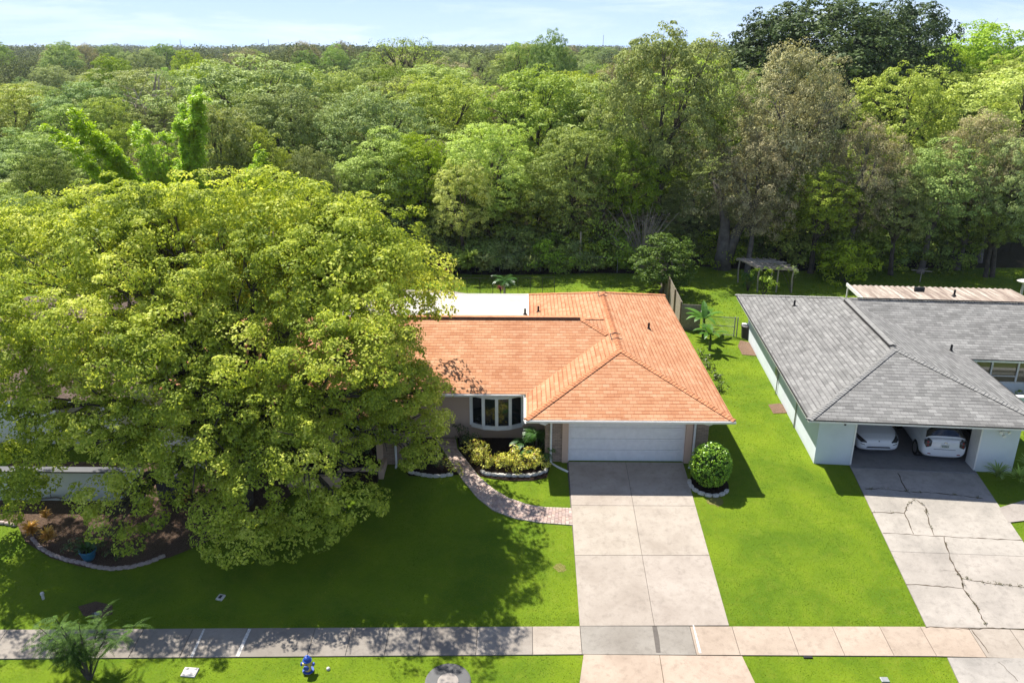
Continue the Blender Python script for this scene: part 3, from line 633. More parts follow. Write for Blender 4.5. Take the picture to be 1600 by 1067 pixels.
m.beam((h0[0]+.3, h0[1]-.14, h0[2]+.05), (22, h0[1]-.14, h0[2]+.05), .03, .06); LB(m, 'vent_edge', 'drip_edge', groof)
def lstack(x, y, z):
    p = full(gh) @ Vector((x, y, z)); stack(p.x, p.y, p.z, groof)
lstack(2.4, 13.2, 2.45+KG*2.4); lstack(8.75, 8.0, 2.45+KG*.85)
m = MB(); m.box((9.0, 13.9, 3.95), (9.5, 14.1, 4.2)); LB(m, 'vent_box', 'black_vent', groof); lstack(11.2, 14.1, 3.75)
m = framebox(-.02, 9.62, -.02, 17.47, 2.42, 2.462, .05); m.box((9.64, 7.6, 2.42), (24, 7.66, 2.455)); LB(m, 'drip_edge', 'drip_edge')
m = MB(); m.box((.02, .03, 2.325), (9.58, .06, 2.419)); m.box((.02, .06, 2.30), (.05, 17.4, 2.419)); m.box((9.55, .06, 2.30), (9.58, 7.7, 2.419)); m.box((.05, 17.37, 2.3), (9.58, 17.4, 2.419)); m.box((9.58, 7.68, 2.3), (24, 7.71, 2.419)); LB(m, 'fascia', 'white_trim')
m = MB(); m.box((.06, .07, 2.33), (9.54, 17.36, 2.345)); m.box((9.55, 7.72, 2.332), (24, 17.1, 2.347)); LB(m, 'soffit', 'soffit')
m = MB()
m.box((.72, 1.09, -.4), (.9, 16.6, 2.33)); m.box((.72, .87, -.4), (2.2, 1.09, 2.33)); m.box((7.3, .87, -.4), (8.8, 1.09, 2.33)); m.box((8.62, 1.09, -.4), (8.8, 8.4, 2.33)); m.box((2.2, .90, 2.2), (7.3, 1.06, 2.33))
m.box((.9, 7.3, 0), (8.62, 7.45, 2.33)); m.box((.9, 16.4, -.2), (24, 16.6, 2.33))
m.box((8.8, 8.4, -.2), (10.2, 8.6, 2.33)); m.box((12.9, 8.4, -.2), (24, 8.6, 2.33)); m.box((10.2, 8.4, -.2), (12.9, 8.6, .95)); m.box((10.2, 8.4, 2.1), (12.9, 8.6, 2.33))
LB(m, 'wall', 'bluewhite_stucco')
m = MB(); m.box((2.2, .84, 0), (2.26, 1.12, 2.2)); LB(m, 'garage_trim', 'white_trim'); m = MB(); m.box((7.24, .84, 0), (7.3, 1.6, 2.2)); LB(m, 'garage_trim', 'white_trim')
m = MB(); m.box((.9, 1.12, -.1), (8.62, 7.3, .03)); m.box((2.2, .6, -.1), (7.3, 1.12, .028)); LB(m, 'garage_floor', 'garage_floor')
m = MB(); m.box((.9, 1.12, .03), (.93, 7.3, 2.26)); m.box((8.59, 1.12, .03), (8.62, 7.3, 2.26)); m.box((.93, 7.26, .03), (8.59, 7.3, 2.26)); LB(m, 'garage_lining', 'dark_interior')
# window and low porch wall at the right
m = MB()
for x in (10.2, 11.0, 12.25, 12.82): m.box((x, 8.36, .95), (x+.08, 8.42, 2.1))
m.box((10.28, 8.365, .95), (12.82, 8.415, 1.02)); m.box((10.28, 8.365, 2.03), (12.82, 8.415, 2.1)); m.box((11.08, 8.37, 1.3), (12.25, 8.41, 1.34)); gw = LB(m, 'window', 'offwhite_paint')
m = MB(); m.box((10.28, 8.43, 1.02), (12.82, 8.44, 2.03)); 
gl = NB('sheer_glass'); gl.base((.16, .13, .075), .08, .8); LB(m, 'pane', 'sheer_glass', gw)
m = MB(); m.box((10.1, 6.55, -.2), (24, 6.75, .95)); m.box((10.1, 6.75, -.2), (10.3, 8.4, .95)); LB(m, 'porch_wall', 'bluewhite_stucco')
m = MB(); m.box((10.05, 6.5, .95), (24, 6.8, 1.0)); LB(m, 'wall_coping', 'white_trim')
# small wall fittings
m = MB(); m.box((1.72, .84, 1.86), (1.80, .87, 1.96)); LB(m, 'sensor', 'dark_metal')
lf_ = MB(); lf_.lathe((8.05, .80, 1.86), [(.06, 0), (.06, .06)], 10); fl = LB(lf_, 'floodlight', 'white_trim')
for dx, dz in ((-.14, .03), (.14, .03), (0, -.13)):
    m = MB(); m.tube([(8.05, .8, 1.9), (8.05+dx, .72, 1.9+dz), (8.05+dx*1.2, .60, 1.88+dz)], [.02, .05, .07], 10); LB(m, 'lamp', 'white_trim', fl)
m = MB(); m.box((.62, 8.3, .95), (.72, 8.6, 1.5)); m.tube([(.66, 8.1, 0), (.66, 8.1, 2.2)], .025, 6); m.box((.6, 8.05, .9), (.7, 8.2, 1.25)); LB(m, 'electric_meter', 'galv')
m = MB(); m.tube([(.68, 4.3, -.1), (.68, 4.3, 2.24)], .03, 6); LB(m, 'conduit', 'galv')
# corrugated patio cover
m = MB(); n_ = 120; x0, x1 = 7.6, 17.5
for i in range(n_):
    a = x0+(x1-x0)*i/n_; b = x0+(x1-x0)*(i+1)/n_; za = .03*math.sin(i*math.pi/2); zb = .03*math.sin((i+1)*math.pi/2)
    m.add([(a, 17.0, 2.50+za), (b, 17.0, 2.50+zb), (b, 20.6, 2.36+zb), (a, 20.6, 2.36+za)], [(0, 1, 2, 3)])
pc = LB(m, 'patio_cover', 'patio_rusty')
m = MB(); m.box((7.5, 17.45, 2.26), (7.58, 20.7, 2.46)); m.box((7.58, 20.62, 2.2), (17.5, 20.7, 2.3)); LB(m, 'beam', 'offwhite_paint', pc)
for x in (7.6, 11, 14.2, 17.4): m = MB(); m.box((x-.04, 20.55, 0), (x+.04, 20.62, 2.25)); LB(m, 'post', 'white_trim', pc)
# ------------------------------------------------------------------ foliage
def unit(v): return v/np.maximum(1e-9, np.linalg.norm(v, axis=1, keepdims=True))
def leaf_quads(C, N, size, rs, ratio=.6, spread=1.0):
    """one pointed quad per row of C, facing roughly N"""
    n = len(C); N = unit(N+rs.normal(size=(n, 3))*.55*spread); A = unit(np.cross(N, rs.normal(size=(n, 3)))); B = np.cross(N, A)
    s = (size*rs.uniform(.6, 1.25, n))[:, None]; A = A*s*.5; B = B*s*.5*ratio
    bend = N*s*rs.uniform(-.18, .10, n)[:, None]
    V = np.empty((n, 4, 3), np.float32); V[:, 0] = C-A+bend; V[:, 1] = C-B; V[:, 2] = C+A+bend; V[:, 3] = C+B
    return V.reshape(-1, 3)
def lobe_leaves(lobes, leaf, rs, cl_r=.45, dens=1.7, per=28, zmin=-.45, ratio=.62, flat=.7, jag=.16, inner=.0, puff=True, spread=.7):
    """lobes: (x,y,z,r[,rz]); twigs of leaves spread over the outside of each lobe"""
    out = []
    for lb in lobes:
        c = np.array(lb[:3]); r = lb[3]; rz = lb[4] if len(lb) > 4 else r*.85
        n = max(4, int(dens*4*math.pi*r*r*.72)); d = unit(rs.normal(size=(n*2, 3))); d = d[d[:, 2] > zmin][:n]; n = len(d)
        rad = 1+np.clip(rs.normal(size=(n, 1)), -1.8, 1.5)*jag
        if inner: rad *= np.where(rs.uniform(size=(n, 1)) < inner, rs.uniform(.3, .9, (n, 1)), 1)
        cc = c+d*rad*np.array([r, r, rz])
        k = np.maximum(3, (per*rs.uniform(.5, 1.5, n)).astype(int)); idx = np.repeat(np.arange(n), k)
        o = rs.normal(size=(len(idx), 3)); o = o/np.linalg.norm(o, axis=1, keepdims=True)*rs.uniform(.35, 1, (len(idx), 1))**.5
        rr = (cl_r*rs.uniform(.6, 1.3, n))[idx][:, None]
        if puff: o = np.where((o*(d[idx]+np.array([0, 0, .6]))).sum(1, keepdims=True) < -.15, -o, o); o = o/np.linalg.norm(o, axis=1, keepdims=True)*rs.uniform(.72, 1.05, (len(idx), 1))
        p = cc[idx]+o*rr*np.array([1, 1, flat])
        nn = d[idx]*.35+o*.9+np.array([0, 0, .35]); out.append(leaf_quads(p, nn, leaf, rs, ratio, spread))
    return np.concatenate(out)
def wig(p, q_, n, amp, rs):
    p = np.array(p, float); q_ = np.array(q_, float); t = np.linspace(0, 1, n)[:, None]; w_ = rs.normal(size=(n, 3))*amp; w_[0] = 0; w_[-1] = 0
    return [Vector(v) for v in p*(1-t)+q_*t+w_]
def make_trunk(name, base, fork, lobes, r0, mat, root, rs, nb=9, side=8, twig=True):
    m = MB(); b = np.array(base, float); f = np.array(fork, float)
    m.tube([Vector(b)+Vector((0, 0, -.4)), Vector(b)+Vector((0, 0, .25))]+wig(b+(f-b)*.3, f, 4, r0*.25, rs), [r0*1.55, r0*1.2, r0, r0*.93, r0*.86, r0*.8], side+2)
    L_ = list(lobes); rs.shuffle(L_)
    for lb in L_[:nb]:
        c = np.array(lb[:3], float); mid = f+(c-f)*.5+np.array([0, 0, .12*np.linalg.norm(c-f)]); s_ = f-(f-b)*rs.uniform(0, .18)
        pts = [Vector(s_)]+wig(s_+(mid-s_)*.4, mid, 3, .22, rs)+wig(mid+(c-mid)*.3, c, 3, .25, rs); k = len(pts); m.tube(pts, [r0*.6*(1-i/(k-1))**.8+r0*.06 for i in range(k)], side)
        if twig:
            for _ in range(5):
                e = c+rs.normal(size=3)*lb[3]*.55; m.tube([pts[-3], pts[-2].lerp(Vector(e), .5)+Vector(rs.normal(size=3)*.1), Vector(e)], [r0*.14, r0*.09, r0*.03], 5, False)
    return m.build(name, mat, root, world=False, smooth=True)
def envelope_lobes(n, rx, rz, zc, rlo, rhi, rs, fill=.78, low=-.7, taper=0.):
    """crown lobes spread through an egg-shaped volume, none too close to another"""
    out = []; tries = 0
    while len(out) < n and tries < 6000:
        tries += 1; d = rs.normal(size=3); d /= np.linalg.norm(d)
        if d[2] < low: continue
        k = rs.uniform(.55, 1)**.5*fill; p = np.array([d[0]*rx*k*(1-taper*max(0, d[2])), d[1]*rx*k*(1-taper*max(0, d[2])), zc+d[2]*rz*k]); r = rs.uniform(rlo, rhi)
        if all(np.linalg.norm(p-np.array(o[:3])) > (r+o[3])*.56 for o in out): out.append((*p, r))
    return out
PROTO = {}
def proto(kind, seed, leafm, leaf, n, rx, rz, zc, rlo, rhi, bark, r0, dens=1.15, per=50, cl=.56, ratio=.62, fork=.35, low=-.75, jag=.165, taper=0., flat=.62, nb=9, inner=0.):
    r_ = np.random.RandomState(seed); lobes = envelope_lobes(n, rx, rz, zc, rlo, rhi, r_, low=low, taper=taper)
    V = lobe_leaves(lobes, leaf, r_, cl, dens, per, ratio=ratio, jag=jag, flat=flat, inner=inner)
    top = zc+rz
    cr = npmesh('crown', V, 4, leafm); me = cr.data; bpy.data.objects.remove(cr)
    root = bpy.data.objects.new('tmp', None)
    f = (r_.uniform(-.6, .6), r_.uniform(-.6, .6), top*fork); tr = make_trunk('trunk', (0, 0, 0), f, lobes, r0, bark, None, r_, nb=nb); tm = tr.data; bpy.data.objects.remove(tr); bpy.data.objects.remove(root)
    PROTO.setdefault(kind, []).append((me, tm, top, rx)); return len(V)//4
ORD = 'first second third fourth fifth sixth seventh eighth ninth tenth eleventh twelfth thirteenth fourteenth fifteenth sixteenth seventeenth eighteenth nineteenth twentieth'.split()
def ordinal(i): return ORD[i] if i < 20 else ('twenty-'+ORD[i-20] if i < 29 else ('thirtieth' if i == 29 else ('thirty-'+ORD[i-30] if i < 39 else ('fortieth' if i == 39 else 'forty-'+ORD[i-40]))))
def put_tree(kind, var, x, y, ztop, label, name='tree', cat='tree', group=None, wide=1., rz=None):
    me, tm, top, rx = PROTO[kind][var % len(PROTO[kind])]; s = (ztop-gz(y))/top
    t = thing(name, label, cat, (x, y, gz(y)), rnd.uniform(0, 6.28) if rz is None else rz, group); t.scale = (s*wide, s*wide, s)
    for nm, mm in (('crown', me), ('trunk', tm)):
        o = bpy.data.objects.new(nm, mm); COL.objects.link(o); o.parent = t
    return t
q = 0
for sd in (1, 2, 3): q += proto('oak', sd, 'leaf_oak', .20, 34, 6.2, 5.6, 10.4, 1.3, 2.1, 'bark', .38, low=-.95)
for sd in (4, 5): q += proto('moss', sd, 'leaf_moss', .17, 38, 5.8, 6.2, 9.8, 1.2, 1.9, 'bark_grey', .36, low=-1, jag=.22, flat=1.)
for sd in (6, 7, 8): q += proto('bright', sd, 'leaf_bright', .21, 34, 5.2, 6.0, 9.4, 1.2, 1.9, 'bark', .3, low=-1)
for sd in (9, 10): q += proto('yellow', sd, 'leaf_yellow', .19, 36, 5.2, 6.2, 9.6, 1.1, 1.8, 'bark', .3, low=-1)
for sd in (11,): q += proto('dark', sd, 'leaf_dark', .30, 44, 6.5, 8.0, 13.5, 1.4, 2.3, 'bark', .45, dens=1.3, per=20, cl=.6, low=-1)
for sd in (12, 13): q += proto('pale', sd, 'leaf_pale', .19, 32, 4.6, 6.0, 9.2, 1.1, 1.7, 'bark_grey', .28, low=-1, taper=.35)
q += proto('open', 14, 'leaf_oak', .20, 26, 5.8, 5.0, 11.5, .9, 1.6, 'bark', .34, dens=1.1, per=18, low=-.5, fork=.4, nb=20)
q += proto('bush', 15, 'leaf_oak', .17, 12, 2.2, 1.5, 1.35, .7, 1.1, 'bark', .08, low=-1)
q += proto('greenbush', 16, 'leaf_bright', .20, 12, 2.2, 1.7, 1.5, .7, 1.1, 'bark', .08, low=-1)
q += proto('smalltree', 17, 'leaf_small', .17, 40, 2.2, 3.1, 2.9, .45, .95, 'bark_grey', .12, low=-1, dens=2.2, per=34, cl=.34, taper=.3, jag=.26)
print('proto leaves', q)

# ---- the great camphor tree over the front lawn
ctree = thing('camphor_tree', 'huge yellow-green shade tree over the front lawn, hiding the left half of the house', 'tree', (-11.2, 27.6, gz(27.6)))
cr_ = np.random.RandomState(5); lobes = []
def lobe_px(px, py, Y, r): p = PY(px, py, Y); lobes.append((p.x, p.y, p.z, r))
for px, py, Y, r in ((-20, 740, 25.6, 1.1), (25, 715, 25.2, 1.2), (15, 640, 26, 1.3), (95, 640, 25.5, 1.4), (150, 655, 24.8, 1.25), (215, 735, 24.3, 1.0), (185, 790, 24.0, .95), (150, 770, 24.2, .7), (205, 840, 23.8, .6), (225, 690, 24.6, 1.2),
        (320, 700, 24.6, 1.4), (330, 790, 24.0, 1.1), (385, 835, 23.6, 1.15), (420, 760, 24, 1.3), (470, 700, 24.6, 1.3), (500, 830, 23.9, .9), (540, 790, 24.4, 1.1), (470, 790, 24.2, 1.0), (545, 725, 25, .7), (495, 640, 26, 1.3), (560, 620, 26.5, 1.3),
        (625, 605, 28.2, 1.3), (648, 655, 28.6, 1.0), (660, 605, 28.8, .8), (640, 705, 28.2, .7), (668, 680, 28.9, .65), (610, 550, 29.0, 1.1), (590, 540, 28.5, 1.3), (400, 640, 25.4, 1.5), (320, 620, 25.3, 1.5), (250, 620, 25.4, 1.4), (30, 800, 25.6, .4)):
    lobe_px(px, py, Y, r)
for k, (py, Y, xa, xb) in enumerate(((560, 26.1, 0, 560), (490, 27.1, -10, 600), (430, 28.2, -15, 590), (375, 29.5, -40, 590), (335, 31.0, 70, 545))):
    nx = int((xb-xa)/88)
    for i in range(nx+1): lobe_px(xa+(xb-xa)*i/nx+cr_.uniform(-22, 22), py+cr_.uniform(-14, 14), Y+cr_.uniform(-.7, .7), cr_.uniform(.95, 1.85))
lobe_px(630, 470, 31.0, .9); lobe_px(662, 500, 30.6, .55); lobe_px(612, 420, 29.5, 1.1)
for a_ in ((30, 560, 26.8, 1.3), (95, 545, 26.8, 1.3), (60, 600, 26.4, 1.2), (145, 590, 26.2, 1.2), (10, 510, 27.2, 1.3), (200, 570, 26.4, 1.2), (270, 560, 26.6, 1.2), (15, 770, 25.6, 1.0), (45, 760, 25.4, .8), (130, 690, 25, 1.0), (80, 690, 25.4, .9), (255, 745, 24.6, .9), (250, 800, 24.4, .6), (170, 815, 24.0, .7), (625, 560, 30.0, .8), (600, 600, 28.6, 1.2), (560, 650, 28.0, 1.1), (610, 660, 28.6, .9), (683, 615, 29.6, .45), (686, 650, 29.4, .45), (660, 640, 29.6, .8), (605, 520, 30, 1.0), (550, 540, 29, 1.3), (500, 560, 28.5, 1.4), (580, 470, 31, 1.2), (630, 590, 30, .9), (610, 630, 27.8, .9), (660, 700, 29, .7), (400, 700, 26, 1.5), (300, 660, 26.5, 1.5), (450, 640, 26.8, 1.4), (350, 740, 25.6, 1.2), (520, 680, 26.5, 1.1), (440, 840, 24.3, .8), (340, 830, 24.0, .6)): lobe_px(*a_)
lobe_px(310, 310, 30.2, 1.3); lobe_px(420, 305, 30.8, 1.2); lobe_px(200, 330, 30, 1.1)
back = []
for i in range(46):     # far side and the left flank, out of the camera's sight
    a = cr_.uniform(-.5, 3.6); k = cr_.uniform(.35, 1); x = -11.8+8.6*math.cos(a)*k; y = 29.8+7.6*math.sin(a)*k*.9; back.append((x, y, 4.2+7.6*math.sqrt(max(0, 1-k*k*.85))+cr_.uniform(-.4, .4)-1.2, cr_.uniform(1.3, 1.9)))
for i in range(14): back.append((cr_.uniform(-17, -7.5), cr_.uniform(26.5, 32), cr_.uniform(5.5, 8.5), cr_.uniform(1.2, 1.7)))
back = [b for b in back if b[0] > -17 or b[1] > 34]
back = [b for b in back if b[0] < -4.6]
back = [b for b in back if b[2] > 4.8 or b[1] < 28.5]
o_ = np.array([-11.2, 27.6, gz(27.6)])
rel = lambda L_: [(a-o_[0], b-o_[1], c-o_[2], r, r*.72) for a, b, c, r in L_]
V = np.concatenate([lobe_leaves(rel(lobes), .115, cr_, .40, 2.7, 84, zmin=-.6, jag=.18, inner=.1, flat=.6), lobe_leaves(rel(back), .17, cr_, .5, 1.7, 40, zmin=-.4)])
print('camphor leaves', len(V)//4)
npmesh('crown', V, 4, 'leaf_camphor', ctree)
make_trunk('trunk', (0, 0, 0), (.3, .6, 2.6), rel(lobes+back), .40, 'bark', ctree, cr_, nb=46, side=8)

# ---- smaller planting tools
def strip_leaf(m, base, dirv, L_, W, droop, rs, seg=5, fold=.15):
    d = Vector(dirv).normalized(); sd = d.cross(Vector((0, 0, 1)))
    sd = sd.normalized() if sd.length > 1e-3 else Vector((1, 0, 0)); p = Vector(base); pts = []; st = L_/seg
    for i in range(seg+1):
        t = i/seg; w_ = W*math.sin(math.pi*min(1, .12+t*.88))**.7*.5 if i < seg else .004; pts.append((p-sd*w_, p+Vector((0, 0, -fold*w_)), p+sd*w_)); p = p+d*st; d = (d+Vector((0, 0, -droop/seg))).normalized()
    o = len(m.v); 
    for a, b, c in pts: m.v += [tuple(a), tuple(b), tuple(c)]
    for i in range(seg):
        k = o+i*3; m.f += [[k, k+1, k+4, k+3], [k+1, k+2, k+5, k+4]]
def rosette(c, n, L_, W, droop, up, rs, m=None, h=0):
    m = m or MB()
    for i in range(n):
        a = rs.uniform(0, 6.283); u = up*rs.uniform(.5, 1.4); strip_leaf(m, Vector(c)+Vector((0, 0, h*rs.uniform(.3, 1))), (math.cos(a), math.sin(a), u), L_*rs.uniform(.7, 1.15), W*rs.uniform(.7, 1.2), droop*rs.uniform(.7, 1.3), rs)
    return m
def frond(m, base, dirv, L_, leaf, n, droop, rs, w_=.02):
    """a stalk with paired leaflets"""
    d = Vector(dirv).normalized(); p = Vector(base); pts = [p.copy()]; ds = [d.copy()]; st = L_/n
    for i in range(n): p = p+d*st; d = (d+Vector((0, 0, -droop/n))).normalized(); pts.append(p.copy()); ds.append(d.copy())
    m.tube(pts[::max(1, n//5)]+[pts[-1]], w_*.5, 4, False)
    for i in range(1, n+1):
        t = i/n; sd = ds[i].cross(Vector((0, 0, 1))).normalized(); ll = leaf*math.sin(math.pi*(.15+.8*t))**.6
        for s_ in (-1, 1):
            dv = (sd*s_+ds[i]*.55+Vector((0, 0, -.15))).normalized(); strip_leaf(m, pts[i], dv, ll*rs.uniform(.85, 1.1), ll*.26, .35, rs, 2)
def clump_mesh(c, lobes, leaf, rs, **k): return lobe_leaves(lobes, leaf, rs, **k)
def shrub(name, label, cat, x, y, lobes, leaf, mat, seed, group=None, z=None, **k):
    t = thing(name, label, cat, (x, y, gz(y) if z is None else z), 0, group); r_ = np.random.RandomState(seed)
    npmesh('foliage', lobe_leaves(lobes, leaf, r_, **k), 4, mat, t)
    m = MB()
    for lb in lobes[:6]: m.tube([(0, 0, -.1), (lb[0]*.5, lb[1]*.5, lb[2]*.55), (lb[0], lb[1], lb[2])], [.025, .018, .008], 5)
    m.build('stem', 'bark', t, world=False); return t
# ------------------------------------------------------------------ grass blades
def inpoly(X, Y, poly):
    r_ = np.zeros(len(X), bool); n = len(poly)
    for i in range(n):
        x1, y1 = poly[i][0], poly[i][1]; x2, y2 = poly[(i+1) % n][0], poly[(i+1) % n][1]
        if y1 == y2: continue
        c = ((y1 > Y) != (y2 > Y)) & (X < (x2-x1)*(Y-y1)/(y2-y1)+x1); r_ ^= c
    return r_
def grass_field():
    g = np.random.RandomState(3); parts = []
    HOUSE = [[(1.0, 30.5), (7.9, 30.5), (7.9, 46.3), (-15, 46.3), (-15, 32.6), (1.0, 32.6)], [(-12.8, 30.2), (-4.9, 30.2), (-4.9, 41), (-12.8, 41)], [(-9.7, 28.5), (-5.7, 28.5), (-5.7, 33), (-9.7, 33)]]
    c_, s_ = math.cos(-R(4.4)), math.sin(-R(4.4)); GH = [(11.73+x*c_-y*s_, 29.68+x*s_+y*c_) for x, y in ((.72, .87), (8.8, .87), (8.8, 8), (24, 8), (24, 16.6), (.72, 16.6))]
    rects = [((-24, 24), (18.3, 21.8), 620, .034), ((-22, 24), (21.3, 30.4), 520, .036), ((-24, 24), (30.4, 36), 260, .045), ((7.5, 14.5), (36, 50), 160, .055), ((-10, 40), (50, 62.5), 28, .11)]
    for (xa, xb), (ya, yb), de, hh_ in rects:
        n = int((xb-xa)*(yb-ya)*de); X = g.uniform(xa, xb, n); Y = g.uniform(ya, yb, n)
        ok = inpoly(X, Y, lawn_poly)
        for cx_, cy_, r_x in DRY: ok &= ~((((X-cx_)**2+(Y-cy_)**2)**.5 < r_x*(1+.35*np.sin(X*9+Y*4))) & (g.uniform(size=n) < .5))
        for pl in [DW, RDW, APR, RAPR, SF+SB[::-1], PATHL+PATHR[::-1], BEDR, BEDL, [tuple(p[:2]) for p in TBED], disc(SC, .8), GH, [(-12, 46), (.3, 46), (2.2, 54.2), (-3.6, 54.7), (-12, 56)]]+HOUSE: ok &= ~inpoly(X, Y, pl)
        X, Y = X[ok], Y[ok]; n = len(X); Z = np.interp(Y, YK, ZK)+.01; C = np.stack([X, Y, Z], 1); a = g.uniform(0, 6.283, n); wv = np.stack([np.cos(a), np.sin(a), 0*a], 1)*(hh_*.34*g.uniform(.6, 1.3, n))[:, None]
        lean = g.normal(size=(n, 3))*hh_*.42; lean[:, 2] = hh_*g.uniform(.35, .9, n); V = np.empty((n, 3, 3), np.float32); V[:, 0] = C-wv; V[:, 1] = C+wv; V[:, 2] = C+lean; parts.append(V.reshape(-1, 3))
    V = np.concatenate(parts); print('grass', len(V)//3); o = npmesh('grass', V, 3, 'grass_blade'); tag(o, kind='stuff')
    o['label'] = 'short bright green lawn grass around both driveways'; o['category'] = 'grass'
grass_field()
V_w = np.concatenate(weeds); def_ = leafmat('leaf_weed', [(.1, (.06, .08, .02)), (.9, (.2, .17, .08))], .2); o = npmesh('weeds', V_w, 3, 'leaf_weed'); tag(o, 'small weeds growing in the cracks of the right driveway', 'weeds', kind='stuff')

# ------------------------------------------------------------------ stone edging
def stone_mesh(sx, sy, sz, seed, mat):
    r_ = random.Random(seed); bm = bmesh.new(); bmesh.ops.create_cube(bm, size=1); bmesh.ops.bevel(bm, geom=bm.edges[:], offset=.16, segments=2, affect='EDGES')
    for v in bm.verts: v.co = Vector((v.co.x*sx*(1+r_.uniform(-.08, .08)), v.co.y*sy*(1+r_.uniform(-.1, .1)), v.co.z*sz*(1+r_.uniform(-.1, .1))))
    me = bpy.data.meshes.new('edging_stone'); bm.to_mesh(me); bm.free(); me.materials.append(MATS[mat]); return me
SM = {k: [stone_mesh(*s_, i*7+j, k) for i in range(4)] for j, (k, s_) in enumerate((('stone_white', (.27, .15, .13)), ('stone_pink', (.24, .13, .12))))}
def edging(pts, mat, label, group, step=.28):
    pts = [Vector((p[0], p[1], 0)) for p in pts]; d = [0]
    for a, b in zip(pts[:-1], pts[1:]): d.append(d[-1]+(b-a).length)
    n = int(d[-1]/step)
    for i in range(n):
        t = (i+.5)*step; x = np.interp(t, d, [p.x for p in pts]); y = np.interp(t, d, [p.y for p in pts]); x2 = np.interp(t+.1, d, [p.x for p in pts]); y2 = np.interp(t+.1, d, [p.y for p in pts])
        o = bpy.data.objects.new('edging_stone', rnd.choice(SM[mat])); COL.objects.link(o); o.location = (x, y, gz(y)+.075); o.rotation_euler = (rnd.uniform(-.06, .06), rnd.uniform(-.06, .06), math.atan2(y2-y, x2-x)+rnd.uniform(-.12, .12))
        tag(o, label, 'edging stone', group)
edging(px2([(752, 737), (757, 742), (775, 744), (800, 745), (825, 745), (842, 742), (853, 737), (855, 729)]), 'stone_white', 'pale stone block edging the croton bed beside the paver path', 'edging stones of the croton bed')
edging(px2([(638, 739), (655, 743), (675, 746), (695, 745), (716, 741)]), 'stone_white', 'pale stone block edging the shaded bed left of the paver path', 'edging stones of the shaded bed')
edging(px2([(-10, 817), (12, 820), (32, 824)]), 'stone_pink', 'greyish stone edging the tree bed left of the orange plants', 'edging stones left of the orange plants', .26)
edging(px2([(50, 842), (62, 857), (80, 868), (105, 877), (130, 882), (150, 888), (175, 891), (205, 888), (235, 880), (265, 867)]), 'stone_pink', 'greyish pink stone edging the curved mulch bed under the big tree', 'edging stones of the tree bed', .24)
edging([(SC[0]-.80*math.cos(a), SC[1]-.80*math.sin(a)) for a in np.linspace(-.3, 2.9, 12)], 'stone_white', 'pale mossy stone ringing the clipped round bush', 'edging stones round the clipped bush', .29)

# ------------------------------------------------------------------ garden plants
def B(n, rx, ry, h, rlo, rhi, seed):
    r_ = np.random.RandomState(seed); return [(r_.uniform(-rx, rx), r_.uniform(-ry, ry), r_.uniform(.35, 1)*h-rhi*.5, r_.uniform(rlo, rhi)) for _ in range(n)]
t = thing('round_bush', 'clipped round green bush right of the white garage door', 'bush', (SC[0], SC[1], gz(SC[1]))); r_ = np.random.RandomState(8)
npmesh('foliage', lobe_leaves([(0, 0, .95, .80, .91)], .075, r_, .07, 170, 8, zmin=-.95, jag=.02, flat=1., puff=False, spread=.9), 4, 'leaf_shrub', t)
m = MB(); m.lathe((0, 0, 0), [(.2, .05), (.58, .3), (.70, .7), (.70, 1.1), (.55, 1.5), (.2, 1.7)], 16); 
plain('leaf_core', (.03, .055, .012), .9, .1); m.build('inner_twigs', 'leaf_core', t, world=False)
names = ['leftmost yellow croton in the bed below the bay window', 'second yellow croton from the left below the bay window', 'middle yellow croton with reddish lower leaves below the bay window', 'yellow croton fourth from the left below the bay window', 'yellow croton second from the right below the bay window', 'rightmost yellow croton beside the downspout']
for i, (px, py) in enumerate(((742, 722), (760, 728), (780, 733), (800, 735), (818, 735), (836, 733))):
    p = G(px, py); shrub('croton', names[i], 'croton', p.x, p.y+.1, B(9, .42, .38, .88, .16, .27, 30+i), .10, 'leaf_croton', 40+i, 'yellow crotons below the bay window', cl_r=.14, dens=17, per=14, ratio=.42, zmin=-.6)
for i, (px, py, s_) in enumerate(((722, 694, .8), (736, 702, .7))):
    p = G(px, py); shrub('shrub', ['dark bronze shrub at the left corner of the bay window', 'dark green shrub between the path and the crotons'][i], 'shrub', p.x, p.y, B(7, .4, .3, .9*s_+.15, .18, .28, 50+i), .11, 'leaf_bed', 52+i, cl_r=.15, dens=9, per=10, ratio=.5)
t = thing('philodendron', 'split-leaf plant with big glossy fronds under the corner of the bay window', 'plant', (*G(838, 712)[:2], 0)); r_ = np.random.RandomState(61); m = MB()
for i in range(24):
    a = r_.uniform(0, 6.283); u = r_.uniform(.35, 1.5); d = Vector((math.cos(a), math.sin(a), u)).normalized(); L1 = r_.uniform(.45, .95); e = Vector((0, 0, .1))+d*L1; m.tube([(0, 0, .05), e], .012, 4, False); frond(m, e, (d.x, d.y, d.z*.2), r_.uniform(.4, .6), .30, 7, 1.0, r_, .02)
m.build('fronds', 'leaf_tropical', t, world=False)
t = thing('palm', 'dark-leaved potted palm standing against the brick by the downspout', 'palm', (.62, 31.2, 0)); m = MB()
for i in range(16): a = r_.uniform(0, 6.283); frond(m, (0, 0, .9), (math.cos(a), math.sin(a), r_.uniform(.4, 1.4)), r_.uniform(.6, .85), .28, 9, 1.5, r_)
m.build('fronds', 'leaf_tropical', t, world=False); m = MB(); m.tube([(0, 0, -.1), (.02, 0, .5), (0, 0, .95)], .04, 7); m.build('trunk', 'bark', t, world=False)
